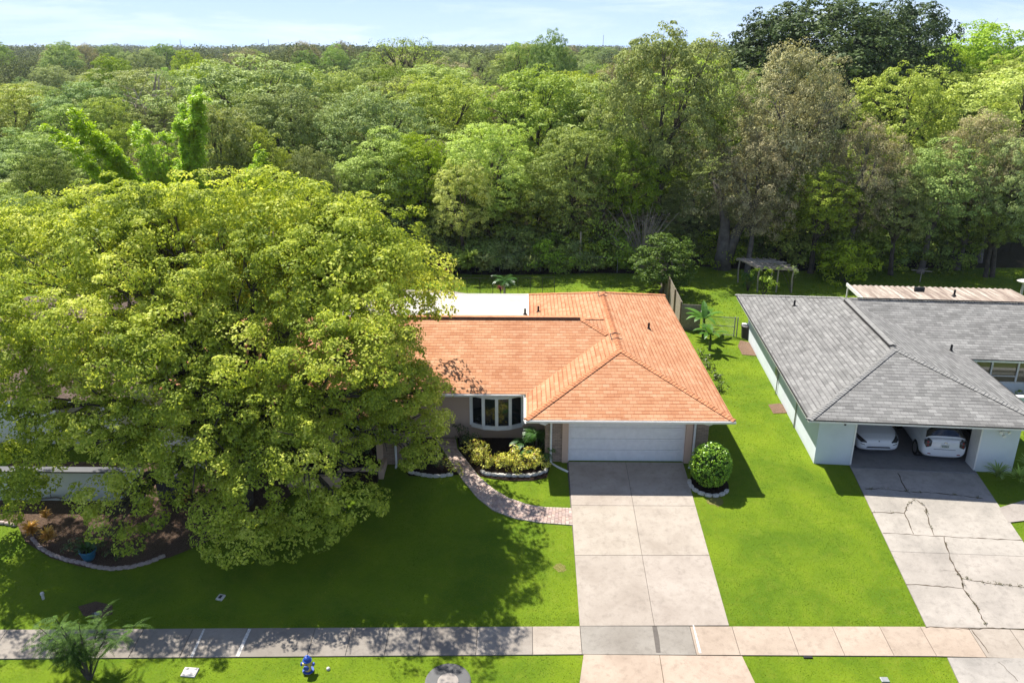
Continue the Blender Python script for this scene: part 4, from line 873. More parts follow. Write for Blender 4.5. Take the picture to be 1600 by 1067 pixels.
for i, (px, py, s_) in enumerate(((652, 735, .6), (672, 728, .75), (692, 735, .65), (704, 738, .5))):
    p = G(px, py); shrub('shrub', ['low shrub at the left end of the shaded bed', 'tallest dark shrub in the shaded bed by the path', 'speckled shrub right of centre in the shaded bed', 'small yellowish shrub touching the left edge of the paver path'][i], 'shrub', p.x, p.y+.1, B(6, .32, .28, .8*s_+.1, .16, .24, 70+i), .10, 'leaf_bed' if i != 3 else 'leaf_croton', 72+i, cl_r=.14, dens=9, per=10, ratio=.55)
for i, (px, py) in enumerate(((560, 725), (580, 728))):
    p = G(px, py); shrub('shrub', ['leafy shrub at the left in the entry planter', 'leafy shrub at the right in the entry planter'][i], 'shrub', p.x, p.y+.5, B(5, .3, .2, .5, .15, .22, 80+i), .10, 'leaf_bed', 82+i, z=.22, cl_r=.14, dens=9, per=10)
for i, (px, py, n_) in enumerate(((52, 842, 90), (78, 852, 70), (74, 818, 34))):
    p = G(px, py); t = thing('orange_plant', ['larger orange-leaved plant at the left end of the mulch bed', 'lower orange-leaved plant just behind the stone edging', 'small orange shoot behind the larger orange plant'][i], 'plant', p, 0, 'orange plants in the tree bed'); r_ = np.random.RandomState(90+i)
    rosette((0, 0, .1), n_*2, .36 if i < 2 else .26, .05, .8, 1.0, r_, h=.45).build('leaves', 'leaf_orange', t, world=False)
# blue pot with plant
p = G(140, 874); t = thing('flower_pot', 'glazed blue pot holding a green plant at the edge of the mulch bed', 'pot', p); m = MB(); m.lathe((0, 0, 0), [(.16, 0), (.24, .2), (.27, .36), (.30, .38), (.30, .43), (.25, .43), (.22, .34)], 20); m.build('pot', 'pot_blue', t, world=False, smooth=True)
m = MB(); m.lathe((0, 0, .33), [(.24, 0), (.24, .03)], 16); m.build('soil', 'mulch', t, world=False); r_ = np.random.RandomState(95); rosette((0, 0, .36), 90, .55, .05, 1.3, 1.6, r_).build('leaves', 'leaf_tropical', t, world=False)
for i, (px, py) in enumerate(((178, 866), (122, 862))):
    p = G(px, py); shrub('shrub', ['dark leafy shrub right of the blue pot', 'dark fine-leaved shrub left of the blue pot'][i], 'shrub', p.x, p.y, B(5, .3, .25, .6, .15, .22, 96+i), .10, 'leaf_bed', 98+i, cl_r=.14, dens=8, per=10)
# fallen branch in front of the white wall
t = MB(); a, b = G(40, 785), G(135, 792); t.tube([a+Vector((0, 0, .1)), a.lerp(b, .5)+Vector((0, .1, .28)), b+Vector((0, 0, .2))], [.035, .03, .015], 6)
for px_, py_, e in ((82, 786, (78, 770)), (110, 789, (118, 800)), (95, 788, (105, 770))):
    s0 = G(px_, py_)+Vector((0, 0, .22)); e0 = PY(e[0], e[1], s0.y+.1); t.tube([s0, e0], [.02, .008], 5)
tag(t.build('fallen_branch', 'bark_grey'), 'bare dead branch lying in front of the white wall', 'branch')
# young tree close to the camera
t = thing('sapling', 'young feathery-leaved tree at the near edge of the sidewalk, bottom left', 'tree', (*G(140, 1062)[:2], gz(19.4))); r_ = np.random.RandomState(101); m = MB(); fm = MB()
for i in range(13):
    a = r_.uniform(0, 6.283); tip = Vector((math.cos(a)*r_.uniform(.3, 1.6), math.sin(a)*r_.uniform(.2, .7)+.35, r_.uniform(.9, 2.35))); pts = [Vector((0, 0, -.1)), Vector((tip.x*.25, tip.y*.25, tip.z*.45)), tip]; m.tube(pts, [.035, .022, .008], 5)
    for k in range(24):
        f = r_.uniform(.2, 1); b = pts[1].lerp(tip, f); aa = r_.uniform(0, 6.283); frond(fm, b, (math.cos(aa), math.sin(aa), r_.uniform(-.1, .9)), r_.uniform(.35, .75), .085, 13, 1.1, r_, .008)
m.build('trunk', 'bark', t, world=False)
leafmat('leaf_sapling', [(.1, (.035, .085, .010)), (.9, (.13, .23, .035))], .3, 1., .15, .6, .8); fm.build('crown', 'leaf_sapling', t, world=False)

# ------------------------------------------------------------------ lawn furniture
p = G(482, 1049); t = thing('fire_hydrant', 'blue and yellow fire hydrant on the verge by the sidewalk', 'hydrant', p); t.scale = (.92, .92, .9)
m = MB(); m.lathe((0, 0, 0), [(.15, -.05), (.15, .05), (.11, .06), (.105, .42), (.135, .44), (.135, .48)], 18); m.build('barrel', 'hyd_yellow', t, world=False, smooth=False)
m = MB(); m.lathe((0, 0, .48), [(.15, 0), (.15, .035), (.125, .05), (.11, .12), (.07, .17), (.03, .185), (.03, .22), (.012, .225)], 18); m.build('bonnet', 'hyd_blue', t, world=False)
for i, (dx, dy) in enumerate(((-1, 0), (1, 0), (0, -1))):
    m = MB(); r0_ = .06 if i < 2 else .085; m.tube([(dx*.09, dy*.09, .33), (dx*.17, dy*.17, .33)], r0_, 12); m.build('outlet', 'hyd_yellow', t, world=False)
    m = MB(); m.tube([(dx*.171, dy*.171, .33), (dx*.22, dy*.22, .33), (dx*.24, dy*.24, .33)], [r0_*1.15, r0_*1.15, r0_*.4], 6); m.build('cap', 'hyd_blue', t, world=False)
m = MB(); m.lathe((0, 0, .055), [(.19, 0), (.19, .03)], 18); m.build('flange', 'hyd_blue', t, world=False)
def blk(name, label, cat, px, py, sx, sy, sz, mat, rz=0, inset=None, lift=.0, group=None):
    p = G(px, py); t = thing(name, label, cat, (p.x, p.y, p.z+lift), rz, group); t.rotation_euler[0] = math.atan(.12) if p.y < 30 else 0
    m = MB(); m.box((-sx/2, -sy/2, -.1), (sx/2, sy/2, sz)); m.build('body', mat, t, world=False, bevel=.012)
    if inset: m = MB(); a, b, im = inset; m.box((-sx*a/2, -sy*b/2, sz), (sx*a/2, sy*b/2, sz+.012)); m.build('lid', im, t, world=False)
    return t
blk('water_meter_cover', 'pale rectangular meter cover set in the verge grass', 'utility cover', 297, 1051, .46, .34, .06, 'stone_white', -.08, (.82, .74, 'stone_white'))
blk('valve_box', 'small square box with black opening in the shaded lawn', 'utility cover', 345, 934, .24, .26, .06, 'stone_white', -.25, (.4, .55, 'black_vent'))
blk('valve_box', 'dark angled valve box in the bare patch near the sidewalk', 'utility cover', 152, 960, .30, .24, .05, 'bin_plastic', .6, (.5, .7, 'galv'))
p = G(68, 936); m = MB(); m.lathe((p.x, p.y, p.z-.05), [(.045, 0), (.045, .25), (.07, .27), (.06, .33), (.02, .35)], 10); tag(m.build('pipe_stub', 'stone_white'), 'short white capped pipe in the sunlit lawn, far left', 'pipe')
p = G(513, 1046); m = MB(); m.lathe((p.x, p.y, p.z-.05), [(.06, 0), (.06, .11), (.04, .14), (.0, .145)], 10); tag(m.build('pipe_stub', 'stone_white'), 'low pale cleanout cap beside the hydrant', 'pipe')
p = G(700, 1066); t = thing('manhole', 'round concrete manhole collar in the verge at the bottom of the photo', 'manhole', p); t.rotation_euler[0] = math.atan(.09); t.scale = (1, 1, .6)
m = MB(); m.lathe((0, 0, 0), [(.66, -.1), (.66, .05), (.63, .07), (.0, .07)], 40); m.build('collar', 'stone_white', t, world=False)
m = MB(); m.lathe((0, 0, .07), [(.68, -.05), (.70, -.0), (.67, .002)], 40); m.build('ring', 'dark_metal', t, world=False)
m = MB(); m.lathe((0, 0, .072), [(.32, 0), (.32, .012), (.29, .016), (0, .016)], 30); m.build('cover', 'plain_concrete', t, world=False)
p = G(1382, 1063); m = MB(); m.box((p.x-.12, p.y-.1, p.z-.05), (p.x+.12, p.y+.1, p.z+.06)); tag(m.build('valve_box', 'galv', bevel=.01), 'small grey lid half sunk in the right-hand verge', 'utility cover')
p = G(1262, 1027); m = MB(); m.box((p.x-.14, p.y-.05, p.z-.05), (p.x+.14, p.y+.05, p.z+.05)); tag(m.build('sprinkler_head', 'black_vent'), 'dark sprinkler head at the sidewalk edge of the right verge', 'sprinkler')

# ------------------------------------------------------------------ left neighbour: white wall, grey roof mostly under the big tree
lw = MB(); lw.box((-26, 27.6, -.6), (-15.1, 27.8, 1.0)); t = thing('garden_wall', 'white rendered low wall behind the mulch bed, far left', 'wall', (-20, 27.7, gz(27.7))); lw.build('wall', 'white_stucco', t)
m = MB(); m.box((-26.05, 27.5, 1.0), (-15.05, 27.9, 1.06)); m.build('coping', 'dark_metal', t)
nh = thing('house', 'neighbouring house with a brown roof glimpsed through the big tree at the left', 'house', (-21, 36, 0))
wf, n0, n1 = roof_faces(-30, -17.2, 31, 46, 2.5, .33, 'y'); m, uv = roof_mesh([wf]); shingle('brown_shingle', [(.25, (.07, .05, .04)), (.5, (.11, .08, .065)), (.95, (.17, .125, .10))], (.08, .05, .04)); m.build('roof', 'brown_shingle', nh, uvs=uv)
m = MB(); m.box((-29.3, 31.8, -.3), (-17.9, 45.3, 2.36)); m.build('wall', 'white_stucco', nh); m = MB(); m.box((-30, 31.02, 2.3), (-17.2, 31.05, 2.49)); m.box((-17.23, 31.05, 2.3), (-17.2, 46, 2.49)); m.build('fascia', 'white_trim', nh)
m = MB(); m.box((-20.6, 31.77, .9), (-18.8, 31.8, 2.0)); m.build('window', 'window_glass', nh)
t = thing('side_gate', 'white panelled gate in the gap left of the tan house', 'gate', (-14.4, 29.9, 0)); m = MB(); m.box((-15.1, 29.8, -.3), (-13.5, 29.86, 1.75)); m.build('panel', 'white_paint', t)
m = MB(); m.box((-15.2, 29.76, -.3), (-15.1, 29.9, 1.85)); m.build('post', 'white_paint', t); m = MB(); m.box((-13.5, 29.76, -.3), (-13.4, 29.9, 1.85)); m.build('post', 'white_paint', t)
for i, px_ in enumerate((262, 283)):
    p = G(px_, 775); t = thing('trash_bin', ['dark wheeled bin at the end of the white wall', 'dark wheeled bin next to the other bin, nearer the tan house'][i], 'bin', p); m = MB(); m.prism([(-.26, -.3), (.26, -.3), (.26, .3), (-.26, .3)], 0.05, .95); m.build('body', 'bin_plastic', t, world=False, bevel=.03)
    m = MB(); m.box((-.29, -.34, .95), (.29, .33, 1.02)); m.build('lid', 'bin_plastic', t, world=False, bevel=.02); m = MB(); m.tube([(-.25, .28, .1), (.25, .28, .1)], .1, 12); m.build('wheel', 'tyre', t, world=False)
p = G(283, 785); shrub('shrub', 'reddish low shrub in the shade beside the bins', 'shrub', p.x, p.y, B(5, .4, .25, .4, .13, .2, 120), .1, 'leaf_orange', 121, cl_r=.13, dens=8, per=8)

# ------------------------------------------------------------------ side yard and back yard
t = thing('wooden_fence', 'weathered grey board fence running back from the corner of the orange roof', 'fence', (10.4, 52, 0)); m = MB()
FA, FB = Vector((9.95, 47.6, 0)), Vector((10.3, 58.0, 0)); n_ = 72
for i in range(n_):
    a = FA.lerp(FB, i/n_); b = FA.lerp(FB, (i+.93)/n_); h_ = 1.78+rnd.uniform(-.02, .02); m.beam(a+Vector((0, 0, h_/2)), b+Vector((0, 0, h_/2)), .022, h_)
m.build('board_panel', 'wood_grey', t); m = MB(); m.beam((9.95, 47.58, .85), (11.1, 47.4, .85), .03, 1.65); m.build('return_panel', 'wood_grey', t)
for i in range(5): q_ = FA.lerp(FB, i/4); m = MB(); m.box((q_.x-.12, q_.y-.05, 0), (q_.x-.03, q_.y+.05, 1.85)); m.build('post', 'wood_brown', t)
t = thing('chain_link_gate', 'low metal gate and fence closing the side yard between the two houses', 'gate', (12.2, 45.9, 0))
ga, gb, gc = Vector((11.1, 46.6, 0)), Vector((13.0, 46.2, 0)), Vector((13.35, 46.15, 0))
for q_ in (Vector((11.1, 46.6, 0)), Vector((12.95, 46.25, 0)), Vector((13.1, 46.2, 0))): m = MB(); m.tube([q_, q_+Vector((0, 0, 1.3))], .035, 8); m.build('post', 'galv', t)
for z in (.12, .68, 1.25): m = MB(); m.tube([ga+Vector((0, 0, z)), gb+Vector((0, 0, z))], .022, 6); m.build('rail', 'galv', t)
def wire_mesh(name, a, b, z0, z1, mat, par, s_=.12, r_=.0035):
    m = MB(); a = Vector(a); b = Vector(b); Ln = (b-a).length; d = (b-a)/Ln; hh = z1-z0; n = int(Ln/s_)
    for i in range(-int(hh/s_), n+1):
        for sg in (1, -1):
            x0 = i*s_; x1_ = x0+hh; zz0, zz1 = (z0, z1) if sg > 0 else (z1, z0); t0 = max(0, -x0)/hh; t1 = min(1, (Ln-x0)/hh)
            if t1 <= t0: continue
            m.tube([a+d*(x0+hh*t0)+Vector((0, 0, zz0+(zz1-zz0)*t0)), a+d*(x0+hh*t1)+Vector((0, 0, zz0+(zz1-zz0)*t1))], r_, 3, False)
    return m.build(name, mat, par)
wire_mesh('wire_mesh', ga, gb, .12, 1.25, 'galv', t)
p = P(1166, 528); t = thing('trash_bin', 'black bin standing behind the side gate against the grey house', 'bin', p); m = MB(); m.lathe((0, 0, 0), [(.3, 0), (.36, .75)], 16); m.build('body', 'bin_plastic', t, world=False); m = MB(); m.lathe((0, 0, .75), [(.39, 0), (.39, .05), (.3, .09), (.0, .1)], 16); m.build('lid', 'bin_plastic', t, world=False)
m = MB(); m.box((p.x-.3, p.y-.05, .84), (p.x+.02, p.y+.2, .9)); tag(m.build('white_tray', 'white_paint'), 'small white tray on top of the black bin', 'tray')
for i, (px, py, s_) in enumerate(((1098, 528, 1.), (1108, 548, .8), (1090, 512, .7))):
    p = P(px, py); t = thing('banana_plant', ['tallest banana plant with long arching leaves beside the wooden fence', 'banana plant nearest the orange roof edge', 'smaller banana plant against the fence boards'][i], 'plant', p, 0, 'banana plants by the fence'); r_ = np.random.RandomState(130+i)
    m = MB(); m.tube([(0, 0, -.1), (.03, 0, .8*s_), (0, .03, 1.3*s_)], [.09, .07, .04], 8); m.build('stem', 'weed', t, world=False)
    rosette((0, 0, 1.25*s_), 11, 1.5*s_, .36*s_, 1.3, 1.1, r_).build('leaves', 'leaf_banana', t, world=False)
for i, (px, py) in enumerate(((1098, 560), (1112, 590), (1122, 612), (1104, 575))):
    p = P(px, py); shrub('shrub', 'low green shrub along the right side of the orange house', 'shrub', p.x+.1, p.y, B(5, .28, .35, .5, .15, .25, 140+i), .1, 'leaf_bed', 144+i, 'foundation shrubs along the orange house', cl_r=.14, dens=7, per=9)
# pergola
pg = thing('pergola', 'rickety weathered timber pergola at the back of the neighbour\'s lawn', 'pergola', (17.6, 57, 0)); A, B_, C2, D = Vector((16.2, 58.2, 0)), Vector((18.6, 58.0, 0)), Vector((19.4, 55.6, 0)), Vector((17.0, 55.8, 0))
for q_ in (A, B_, C2, D, D.lerp(C2, .55)): m = MB(); m.tube([q_+Vector((0, 0, -.1)), q_+Vector((rnd.uniform(-.08, .08), 0, 1.1)), q_+Vector((0, 0, 1.75))], .055, 7); m.build('post', 'wood_old', pg)
for a, b in ((A, D), (B_, C2), (A, B_), (D, C2)): m = MB(); e = (b-a).normalized()*.3; m.beam(a-e+Vector((0, 0, 1.78)), b+e+Vector((0, 0, 1.70)), .07, .11); m.build('beam', 'wood_old', pg)
for i in range(11):
    f = i/10; a = A.lerp(D, f)+Vector((-.25, rnd.uniform(-.12, .12), 1.87)); b = B_.lerp(C2, f)+Vector((.25, rnd.uniform(-.3, .3), 1.82+rnd.uniform(-.08, .08))); m = MB(); m.tube([a, a.lerp(b, .5)+Vector((0, rnd.uniform(-.1, .1), rnd.uniform(-.08, .05))), b], .035, 6); m.build('rafter', 'wood_old', pg)
for i in range(5): f = (i+.5)/5; m = MB(); m.tube([A.lerp(B_, f)+Vector((0, .2, 1.93)), D.lerp(C2, f)+Vector((rnd.uniform(-.3, .3), -.2, 1.9))], .025, 5); m.build('rafter', 'wood_old', pg)
shrub('vine', 'dead pale vine tangled over the right front post of the pergola', 'vine', C2.x, C2.y, [(0, 0, 1.7, .35), (.1, 0, 1.2, .25), (-.5, 0, 1.85, .25), (-1.0, 0, 1.85, .2)], .12, 'leaf_pale', 150, cl_r=.15, dens=8, per=9)
shrub('shrub', 'bright yellow-green shrub in front of the pergola', 'shrub', *P(1192, 462)[:2], B(10, .55, .4, 1.9, .25, .4, 151), .16, 'leaf_bamboo', 152, cl_r=.2, dens=5, per=9, ratio=.45)
shrub('shrub', 'dark vine-covered shrub at the pergola\'s left front post', 'shrub', *P(1168, 455)[:2], B(8, .4, .3, 1.7, .22, .34, 153), .14, 'leaf_tropical', 154, cl_r=.2, dens=5, per=8)
# rustic feeder table and birdbath
p = P(1437, 441); t = thing('feeder_table', 'rustic forked-branch feeder table on the far lawn behind the grey roof', 'table', p); m = MB(); m.tube([(0, 0, 0), (.02, 0, .85)], .04, 6); m.build('post', 'wood_old', t, world=False)
m = MB()
for i in range(6): a = rnd.uniform(0, 3.14); m.tube([(-.75*math.cos(a), -.5*math.sin(a), .88+rnd.uniform(-.05, .05)), (.75*math.cos(a), .5*math.sin(a), .92+rnd.uniform(-.05, .18))], .025, 5)
m.build('tray', 'wood_old', t, world=False)
p = P(1594, 466); t = thing('birdbath', 'pale mushroom-shaped birdbath at the right edge behind the patio cover', 'birdbath', p); m = MB(); m.lathe((0, 0, 0), [(.2, 0), (.2, .06), (.09, .15), (.08, 1.1)], 12); m.build('pedestal', 'stone_white', t, world=False); m = MB(); m.lathe((0, 0, 1.1), [(.08, 0), (.42, .12), (.45, .16), (.3, .24), (.0, .3)], 18); m.build('bowl', 'stone_white', t, world=False)
# black pool fence
t = thing('pool_fence', 'thin black mesh pool fence behind the white patio roof', 'fence', (-2, 55, 0)); PF = [Vector((-9.5, 54.9, 0)), Vector((-1.2, 54.9, 0)), Vector((2.3, 55.2, 0))]
def alongf(pts, step):
    out = []
    for a, b in zip(pts[:-1], pts[1:]):
        n = max(1, round((b-a).length/step)); out += [a.lerp(b, i/n) for i in range(n)]
    return out+[pts[-1]]
for q_ in alongf(PF, .9): m = MB(); m.tube([q_, q_+Vector((0, 0, 1.25))], .022, 6); m.build('post', 'black_vent', t)
net = NB('pool_net'); net.base((.01, .01, .01), .8, .1); ms = net.n('ShaderNodeMixShader', {0: .2}); trn = net.n('ShaderNodeBsdfTransparent'); net.t.links.new(trn.outputs[0], ms.inputs[1]); net.t.links.new(net.b.outputs[0], ms.inputs[2]); net.t.links.new(ms.outputs[0], net.out.inputs[0])
for a, b in zip(PF[:-1], PF[1:]):
    m = MB(); m.add([a+Vector((0, 0, .05)), b+Vector((0, 0, .05)), b+Vector((0, 0, 1.2)), a+Vector((0, 0, 1.2))], [(0, 1, 2, 3)]); m.build('mesh_panel', 'pool_net', t)
    m = MB(); m.tube([a+Vector((0, 0, 1.22)), b+Vector((0, 0, 1.22))], .014, 5); m.build('rail', 'black_vent', t)
# chain link fence at the woods
t = thing('chain_link_fence', 'chain-link fence with pale top rail along the edge of the woods', 'fence', (0, 61.6, 0)); CL = [Vector((-12, 60.8, 0)), Vector((-5, 60.9, 0)), Vector((4.6, 61.2, 0)), Vector((10.2, 60.2, 0))]
for q_ in alongf(CL, 3): m = MB(); m.tube([q_, q_+Vector((0, 0, 1.25))], .03, 6); m.build('post', 'galv', t)
for a, b in zip(CL[:-1], CL[1:]): m = MB(); m.tube([a+Vector((0, 0, 1.22)), b+Vector((0, 0, 1.22))], .025, 6); m.build('rail', 'galv', t)
m = MB(); m.tube([(4.5, 61.1, 0), (4.5, 61.1, 3.2)], .07, 7); tag(m.build('wooden_pole', 'wood_old'), 'tall slim wooden pole rising at the woods\' edge behind the chain-link fence', 'pole')
# back border plants
for i, (px, py, s_) in enumerate(((683, 432, 1.), (697, 436, .7), (782, 462, .55))):
    p = P(px, py); t = thing('cordyline', ['taller red-leaved plant by the chain-link fence', 'shorter red-leaved plant by the chain-link fence', 'small red bromeliad at the foot of the little palm'][i], 'plant', p, 0, 'red plants in the back yard'); r_ = np.random.RandomState(160+i)
    m = MB(); m.tube([(0, 0, 0), (0, 0, .9*s_)], .03, 5); m.build('stem', 'bark', t, world=False); rosette((0, 0, .25*s_), 42, .75*s_, .11*s_, 1.2, 1.1, r_, h=.8*s_).build('leaves', 'leaf_red', t, world=False)
p = P(788, 464); t = thing('palm', 'small feathery palm behind the pool fence', 'palm', p); r_ = np.random.RandomState(170); m = MB(); m.tube([(0, 0, 0), (0, 0, 1.1)], .06, 7); m.build('trunk', 'bark_pale', t, world=False); m = MB()
for i in range(20): a = r_.uniform(0, 6.283); frond(m, (0, 0, 1.1), (math.cos(a), math.sin(a), r_.uniform(.2, 1.6)), r_.uniform(.8, 1.2), .28, 12, 1.7, r_)
m.build('fronds', 'leaf_tropical', t, world=False)
for i, (px, py, s_) in enumerate(((735, 435, 1.2), (757, 436, 1.0), (716, 430, .9))):
    p = P(px, py); t = thing('ginger_plant', ['broadest big-leaved ginger clump behind the pool fence', 'big-leaved ginger clump right of the broadest one', 'big-leaved ginger clump beside the red plants'][i], 'plant', p, 0, 'ginger clumps at the back border'); r_ = np.random.RandomState(180+i); rosette((0, 0, .3*s_), 110, .95*s_, .17, 1.3, 1.1, r_, h=1.2*s_).build('leaves', 'leaf_yellow', t, world=False)
# plants at the neighbour's right corner
for i, (px, py, s_) in enumerate(((1556, 752, .8), (1590, 758, .7), (1606, 740, .7))):
    p = G(px, py); t = thing('shrub', ['spiky shrub at the foot of the neighbour\'s right garage pier', 'spiky shrub second from the garage pier at the right edge', 'leafy shrub cut by the right edge of the photo'][i], 'shrub', p); r_ = np.random.RandomState(190+i); rosette((0, 0, .1), 70, .8*s_, .06, 1.0, 1.5, r_, h=.3).build('leaves', 'leaf_pale', t, world=False)
for i, (px, py, s_) in enumerate(((1590, 622, 1.), (1600, 705, 1.3))):
    p = P(px, py); shrub('shrub', ['bright glossy shrub below the neighbour\'s porch wall', 'dark green shrub in the shade right of the garage pier'][i], 'shrub', p.x+.5, p.y-.3, B(8, .6*s_, .5, 1.1*s_, .25, .35, 195+i), .14, ('leaf_bamboo', 'leaf_bed')[i], 197+i, cl_r=.18, dens=6, per=9)
# ------------------------------------------------------------------ cars in the neighbour's garage
def car(kind, label, lx, ly, heading):
    """lx, ly: house-frame position of the bumper facing the street"""
    p = full(gh) @ Vector((lx, ly, .03)); t = thing('car', label, 'car', p, -R(4.4)+heading); t.scale = (1.05, 1.05, 1.12)
    # own frame: visible end at y=0, body runs to +y
    if kind == 'sedan': st = [(0.0, .60, .34, .56), (.04, .74, .24, .66), (.14, .84, .2, .72), (.35, .90, .2, .80), (.8, .925, .2, .90), (1.25, .93, .2, .98), (2.2, .93, .2, 1.0), (3.4, .93, .2, 1.0), (4.3, .92, .2, 1.02), (4.6, .88, .22, .98), (4.72, .7, .32, .8)]
    else: st = [(0.0, .70, .34, .90), (.035, .79, .27, .99), (.12, .84, .22, 1.03), (.3, .865, .2, 1.05), (.7, .87, .2, 1.05), (1.6, .87, .2, 1.02), (2.6, .87, .2, 1.0), (3.3, .86, .2, .96), (3.8, .83, .22, .86), (3.98, .68, .3, .7)]
    n = 56
    def sec(s_, u):
        y = [q_[0] for q_ in st]; w_, b, h = (float(np.interp(s_, y, [q_[i] for q_ in st])) for i in (1, 2, 3)); c, sn = math.cos(u), math.sin(u); e = .42
        x = w_*math.copysign(abs(c)**e, c); zc = (b+h)/2; z = zc+(h-b)/2*math.copysign(abs(sn)**(.55), sn)
        return Vector((x, s_, z))
    m = MB(); N_ = 60; ys_ = sorted(set([q_[0] for q_ in st]+list(np.linspace(0, st[-1][0], N_))))
    for s_ in ys_: m.v += [tuple(sec(s_, 2*math.pi*k/n)) for k in range(n)]
    for i in range(len(ys_)-1):
        for k in range(n): m.f.append([i*n+k, i*n+(k+1) % n, (i+1)*n+(k+1) % n, (i+1)*n+k])
    m.f.append(list(range(n))[::-1]); m.f.append([(len(ys_)-1)*n+k for k in range(n)])
    body = m.build('body', 'car_white', t, world=False, smooth=True)
    # cabin
    if kind == 'sedan': cab = [(1.15, .76, .93, .95), (1.9, .66, 1.32, .90), (2.4, .60, 1.44, .88), (3.2, .58, 1.42, .86), (4.2, .66, 1.05, .80)]
    else: cab = [(.10, .74, 1.04, .82), (.30, .62, 1.42, .82), (.62, .57, 1.50, .80), (1.6, .58, 1.53, .82), (2.3, .60, 1.46, .84), (3.1, .70, 1.02, .84)]
    m = MB(); rg = []
    for y, wt, zt, wb in cab:
        zt2 = max(zt, 1.0); r_ = []
        for k in range(13):
            u = math.pi*k/12; c, sn = math.cos(u), math.sin(u); x = math.copysign(abs(c)**.5, c); zz = sn**.5; xx = x*(wb+(wt-wb)*zz) ; r_.append((xx, y, .9+(zt-.9)*zz))
        rg.append(r_)
    for r_ in rg: m.v += r_
    for i in range(len(rg)-1):
        for k in range(12): m.f.append([i*13+k, i*13+k+1, (i+1)*13+k+1, (i+1)*13+k])
    cb = m.build('cabin', 'car_white', t, world=False, smooth=True)
    def cabpt(y, u):
        ys2 = [q_[0] for q_ in cab]; wt, zt, wb = (float(np.interp(y, ys2, [q_[i] for q_ in cab])) for i in (1, 2, 3)); c, sn = math.cos(u), math.sin(u); zz = abs(sn)**.5
        return Vector((math.copysign(abs(c)**.5, c)*(wb+(wt-wb)*zz)*1.004, y-(.006), .9+(zt-.9)*zz+.008))
    def patch(name, mat, y0, y1, u0, u1, par=cb, ny=5, nu=10, fn=cabpt, shape=None):
        m = MB()
        for i in range(ny+1):
            for j in range(nu+1):
                a, b = i/ny, j/nu
                ua, ub = (u0, u1) if shape is None else shape(a); m.v.append(tuple(fn(y0+(y1-y0)*a, ua+(ub-ua)*b)))
        for i in range(ny):
            for j in range(nu): k = i*(nu+1)+j; m.f.append([k, k+1, k+nu+2, k+nu+1])
        return m.build(name, mat, par, world=False, smooth=True)
    fwd = lambda y, u: sec(y, u)+Vector((0, -.012, .006))
    def face_patch(name, mat, pts, off=.012):   # polygon given as (x, z) pushed onto the body's end by bisection on the section shape
        m = MB(); cx = sum(p[0] for p in pts)/len(pts); cz = sum(p[1] for p in pts)/len(pts); k = len(pts)
        def surf(x, z):
            for q_ in np.linspace(0, 1.2, 241):
                w_, b, h = (float(np.interp(q_, [s_[0] for s_ in st], [s_[i] for s_ in st])) for i in (1, 2, 3))
                zz = min(1, abs((z-(b+h)/2)/((h-b)/2))); lim = w_*(max(0, 1-zz**(1/.55*2)))**(.21)
                if abs(x) <= lim and b <= z <= h: return q_
            return 0.
        dense = []      # outline refined, then rings towards the middle, all lying on the panel
        for a, b in zip(pts, pts[1:]+pts[:1]): dense += [(a[0]+(b[0]-a[0])*t_/3, a[1]+(b[1]-a[1])*t_/3) for t_ in range(3)]
        k = len(dense); rings = [[(cx+(x-cx)*f_, cz+(z-cz)*f_) for x, z in dense] for f_ in (1, .75, .5, .25)]
        vs = [(x, surf(x, z)-off, z) for rg_ in rings for x, z in rg_]+[(cx, surf(cx, cz)-off, cz)]; o_ = len(vs); vs += [(x, surf(x, z)+.03, z) for x, z in rings[0]]
        fs = [(r_*k+i, r_*k+(i+1) % k, (r_+1)*k+(i+1) % k, (r_+1)*k+i) for r_ in range(3) for i in range(k)]+[(3*k+i, 3*k+(i+1) % k, 4*k) for i in range(k)]+[(i, (i+1) % k, o_+(i+1) % k, o_+i) for i in range(k)]
        m.add(vs, fs); return m.build(name, mat, body, world=False)
    if kind == 'sedan':
        patch('windscreen', 'car_glass', 1.2, 2.25, .35, math.pi-.35)
        for s_ in (-1, 1):
            face_patch('headlight', 'lens_dark', [(s_*.83, .66), (s_*.72, .58), (s_*.50, .57), (s_*.50, .61), (s_*.64, .70), (s_*.82, .79)], .03)
            face_patch('side_vent', 'lens_dark', [(s_*.56, .47), (s_*.72, .50), (s_*.74, .53), (s_*.57, .495)])
        face_patch('lower_grille', 'lens_dark', [(-.5, .34), (.5, .34), (.44, .40), (-.44, .40)])
        face_patch('emblem', 'chrome', [(-.03, .60), (.03, .60), (.02, .65), (-.02, .65)])
    else:
        patch('rear_window', 'car_glass', .13, .33, .30, math.pi-.30)
        for s_ in (-1, 1):
            hl = face_patch('tail_light', 'lens_dark', [(s_*.52, .94), (s_*.54, .72), (s_*.72, .66), (s_*.80, .80), (s_*.78, .96), (s_*.62, 1.0)], .02)
            for cz in (.88, .76): face_patch('lamp_ring', 'lens_red', [(s_*.67+.04*math.cos(a), cz+.035*math.sin(a)) for a in np.linspace(0, 6.283, 12)[:-1]], .03)
        pl = face_patch('licence_plate', 'plate', [(-.16, .66), (.16, .66), (.16, .80), (-.16, .80)], .02)
        for k in range(5): m = MB(); x = -.12+k*.052; m.box((x, -.03, .70), (x+.03, -.026, .765)); m.build('plate_lettering', 'plate_ink', body, world=False)
        face_patch('emblem', 'chrome', [(-.06, .865), (.06, .865), (.05, .90), (-.05, .90)], .02)
        face_patch('handle_strip', 'lens_dark', [(-.42, .595), (.42, .595), (.42, .605), (-.42, .605)], .014)
        for s_ in (-1, 1): face_patch('reflector', 'lens_red', [(s_*.5, .38), (s_*.62, .39), (s_*.62, .42), (s_*.5, .41)])
